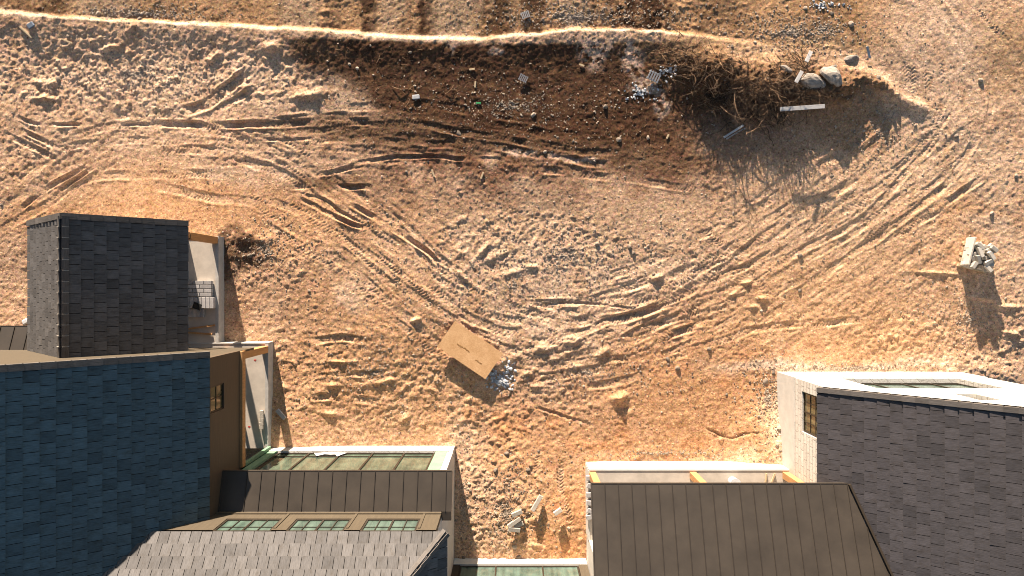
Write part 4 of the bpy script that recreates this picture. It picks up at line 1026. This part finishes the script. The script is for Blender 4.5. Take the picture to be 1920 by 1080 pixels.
# ------------------------------------------------------------------ brush heap
br_ = random.Random(21)
def strand(mb, x, y, z, L, ang, el, r0, wob=.5, seg=7):
    p = Vector((x, y, z)); pts = [p.copy()]; rad = [r0]
    for i in range(seg):
        ang += br_.uniform(-wob, wob); el += br_.uniform(-.35, .25)
        p = p+Vector((math.cos(ang)*math.cos(el), math.sin(ang)*math.cos(el), math.sin(el)))*(L/seg)
        g = ground_z(p.x, p.y)
        if p.z < g+r0: p.z = g+r0; el = abs(el)*.3
        pts.append(p.copy()); rad.append(r0*(1-.75*(i+1)/seg))
    mb.tube(pts, rad, 4, br_.random()**(2.6 if br_.random() < .65 else .8))
mb = MB()
nuc = [(1310, 150, 30, 1.0), (1345, 185, 32, 1.1), (1405, 175, 44, 1.3), (1435, 200, 36, 1.3), (1395, 220, 26, .7), (1465, 150, 34, .9), (1490, 120, 26, .5), (1460, 215, 26, .6), (1290, 110, 24, .5), (1345, 130, 34, .5), (1500, 190, 24, .3), (1540, 180, 20, .2), (1250, 100, 18, .15)]
for cx, cy, sp_, w_ in nuc:
    for _ in range(int(95*w_)):
        x, y = P(cx+br_.gauss(0, sp_*.6), cy+br_.gauss(0, sp_*.45)); z = ground_z(x, y)+br_.uniform(0, .18)
        strand(mb, x, y, z, br_.uniform(.35, 1.2), br_.uniform(0, 6.28), br_.uniform(-.1, .7), br_.uniform(.007, .022))
o = mb.build('brush_heap', M['root'], smooth=True); tag(o, 'tangled heap of torn out roots and brush at the upper right', 'brush heap', kind='stuff')
mb = MB()
for _ in range(900):       # fine litter of twigs over the topsoil
    x, y = P(br_.uniform(590, 1300), br_.uniform(88, 290)) if br_.random() < .7 else P(br_.gauss(1400, 110), br_.gauss(180, 60))
    L = br_.uniform(.06, .26); a = br_.uniform(0, 3.14); z = ground_z(x, y)+.012
    dx, dy = math.cos(a)*L/2, math.sin(a)*L/2
    mb.tube([(x-dx, y-dy, ground_z(x-dx, y-dy)+.015), (x, y, z+.01), (x+dx, y+dy, ground_z(x+dx, y+dy)+.015)], [.005, .006, .004], 3, br_.random())
o = mb.build('twig_litter', M['root']); tag(o, 'fine twigs littering the dark topsoil', 'twigs', kind='stuff')
# single branches one can point to
for (x0, y0, x1, y1, r0, z0, z1, lab) in [
    (1352, 395/2, 1398, 222, .02, .55, .75, 'pale forked branch in the middle of the brush heap'), (1380, 170, 1395, 230, .022, .7, .75, 'pale upright branch bent down the front of the brush heap'),
    (1470, 140, 1510, 160, .02, .7, .6, 'curved branch lying over the grey boulder'), (1445, 155, 1490, 135, .018, .75, .7, 'thin branch reaching left of the boulder'),
    (1220, 98, 1270, 90, .018, .2, .25, 'bare branch on the dark soil left of the brush heap'), (1225, 118, 1290, 116, .014, .2, .3, 'long thin stick left of the brush heap'),
    (1400, 250, 1430, 225, .02, .3, .5, 'stick pointing down at the front of the brush heap'), (1465, 230, 1480, 205, .02, .35, .5, 'short bare stick below the long plank'),
    (735, 162, 765, 166, .018, .03, .04, 'peeled branch lying on the lower edge of the topsoil'), (760, 200, 768, 185, .012, .03, .03, 'small upright looking twig at the lower left of the topsoil'),
    (835, 176, 850, 160, .012, .03, .03, 'dark stick on the topsoil under the crest'), (706, 118, 712, 105, .012, .03, .03, 'pale stick at the left end of the topsoil'),
    (1480, 85, 1500, 95, .02, .1, .2, 'dark root sticking out above the brush heap')]:
    mb = MB(); a = Vector((*P(x0, y0, z0), 0)); b = Vector((*P(x1, y1, z1), 0)); a.z = max(ground_z(a.x, a.y)+.02, z0*.8); b.z = max(ground_z(b.x, b.y)+.02, z1*.9)
    pts = []; nrm = (b-a).cross(Vector((0, 0, 1))).normalized()
    for i in range(8):
        u = i/7; pts.append(a.lerp(b, u)+nrm*math.sin(u*3.1)*(b-a).length*.12+Vector((0, 0, math.sin(u*3.1)*.06)))
    mb.tube(pts, [r0*(1-.6*i/7) for i in range(8)], 6, .95)
    q0 = pts[4]; mb.tube([q0, q0+(b-a)*.25+nrm*.15, q0+(b-a)*.4+nrm*.2], [r0*.6, r0*.4, r0*.2], 5, .95)
    o = mb.build('branch', M['root'], smooth=True); tag(o, lab, 'branch')
# tall thin sapling whose shadow runs far down the dirt
X, Y = P(1372, 205, .6); gz = ground_z(X, Y); mb = MB()
mb.tube([(X, Y, gz-.1), (X+.02, Y, gz+.4), (X-.02, Y+.02, gz+.8), (X+.03, Y+.02, gz+1.15)], [.022, .018, .014, .006], 6, .3)
o = mb.build('sapling_stem', M['root'], smooth=True); tag(o, 'thin bare stem standing upright in the brush heap', 'stem')

# boulders, planks, slatted crates
def boulder(x, y, sx, sy, sz, zc, seed, lab, mat='boulder', rz=0):
    o = bpy.data.objects.new('boulder', rock_mesh(seed, 1, 3)); COL.objects.link(o); o.data.materials.clear(); o.data.materials.append(M[mat])
    X, Y = P(x, y, zc); o.location = (X, Y, ground_z(X, Y)+zc-.08); o.scale = (sx, sy, sz); o.rotation_euler = (0, 0, rz); tag(o, lab, 'boulder')
boulder(1553, 148, .42, .56, .26, .12, 58, 'largest pale boulder at the right end of the brush heap', rz=1.0)
boulder(1517, 157, .60, .32, .22, .10, 57, 'grey flat boulder wedged beside the largest pale one', rz=-.3)
boulder(1597, 110, .36, .18, .16, .05, 53, 'long pale rock above the boulders', rz=.2)
boulder(1560, 128, .16, .16, .12, .2, 54, 'small rock sitting against the largest boulder')
boulder(1470, 132, .3, .14, .12, .3, 55, 'broken dull rock among the roots left of the boulders', rz=-.4)
for (x, y, L, w_, a, hz, tl, lab) in [(1503, 203, 1.85, .17, 4, .62, .0, 'long white plank jutting from the front of the brush heap'), (1515, 107, .55, .16, 62, .35, .2, 'grey plank leaning out above the boulders'),
        (1490, 150, .55, .15, 60, .62, .1, 'short grey plank beside the flat boulder'), (1376, 246, .95, .09, 32, .16, -.1, 'upper grey lath at the shadowed foot of the heap'), (1380, 250, .9, .06, 30, .1, -.05, 'lower grey lath at the shadowed foot of the heap'),
        (1628, 98, .5, .1, -70, .15, .2, 'small grey board right of the brush heap'), (52, 62, .7, .08, -42, .03, 0, 'pale lath on the dirt near the top left corner'), (127, 78, .5, .06, -22, .03, 0, 'second pale lath near the top left corner')]:
    flat_box('plank', M['plank'] if x > 200 else M['lumber'], x, y, hz, L, w_, .035, math.radians(a), lab, 'plank', tilt=tl)
for (x, y, a, s_, lab) in [(1225, 145, -25, 1.0, 'slatted crate panel on the dark soil left of the brush heap'), (985, 27, 20, .7, 'slatted grate on the bank beyond the crest'), (981, 147, -25, .7, 'small slatted grate on the dark topsoil')]:
    X, Y = P(x, y, 0); e = empty('slatted_panel', (X, Y, ground_z(X, Y)+.08), lab, 'panel'); e.rotation_euler = (.08, .1, math.radians(a)); e.scale = (s_, s_, s_)
    for i in range(5):
        mb = MB(); mb.box(-.25+i*.11, -.19+i*.11, -.2, .2, .02, .045); o = bpy.data.objects.new('slat', mb.mesh('slat', M['plank'])); COL.objects.link(o); o.parent = e
    mb = MB(); mb.box(-.27, .27, -.17, -.13, -.02, .019); mb.box(-.27, .27, .13, .17, -.02, .019); o = bpy.data.objects.new('rail', mb.mesh('rail', M['plank'])); COL.objects.link(o); o.parent = e
flat_box('plastic_scrap', M['greenp'], 897, 193, .03, .2, .06, .03, .0, 'small bright green scrap on the dark topsoil', 'scrap')
flat_box('plastic_scrap', M['chip'], 780, 182, .03, .32, .2, .05, .1, 'crumpled blue grey scrap at the edge of the topsoil', 'scrap', bevel=.03)
flat_box('plastic_scrap', M['bluegrey'], 62, 50, .05, .3, .24, .08, .6, 'crumpled grey sheet scrap in the top left corner', 'scrap', bevel=.03)
for (x, y, L, a, lab) in [(904, 329, .3, 70, 'small pale offcut below the dark topsoil'), (812, 325, .34, -70, 'pale stick offcut left of the small pale offcut'), (1252, 256, .2, 65, 'small pale offcut at the right end of the topsoil'), (885, 130, .24, 8, 'small tan lath under the crest'), (891, 158, .26, 85, 'upright looking tan lath on the topsoil'), (1091, 122, .22, -20, 'tan chip on the topsoil'), (620, 488, .2, 50, 'tiny white offcut on the smooth dirt')]:
    flat_box('offcut', M['lumber'], x, y, .03, L, .07, .03, math.radians(a), lab, 'offcut')
print('ground', nx, ny)
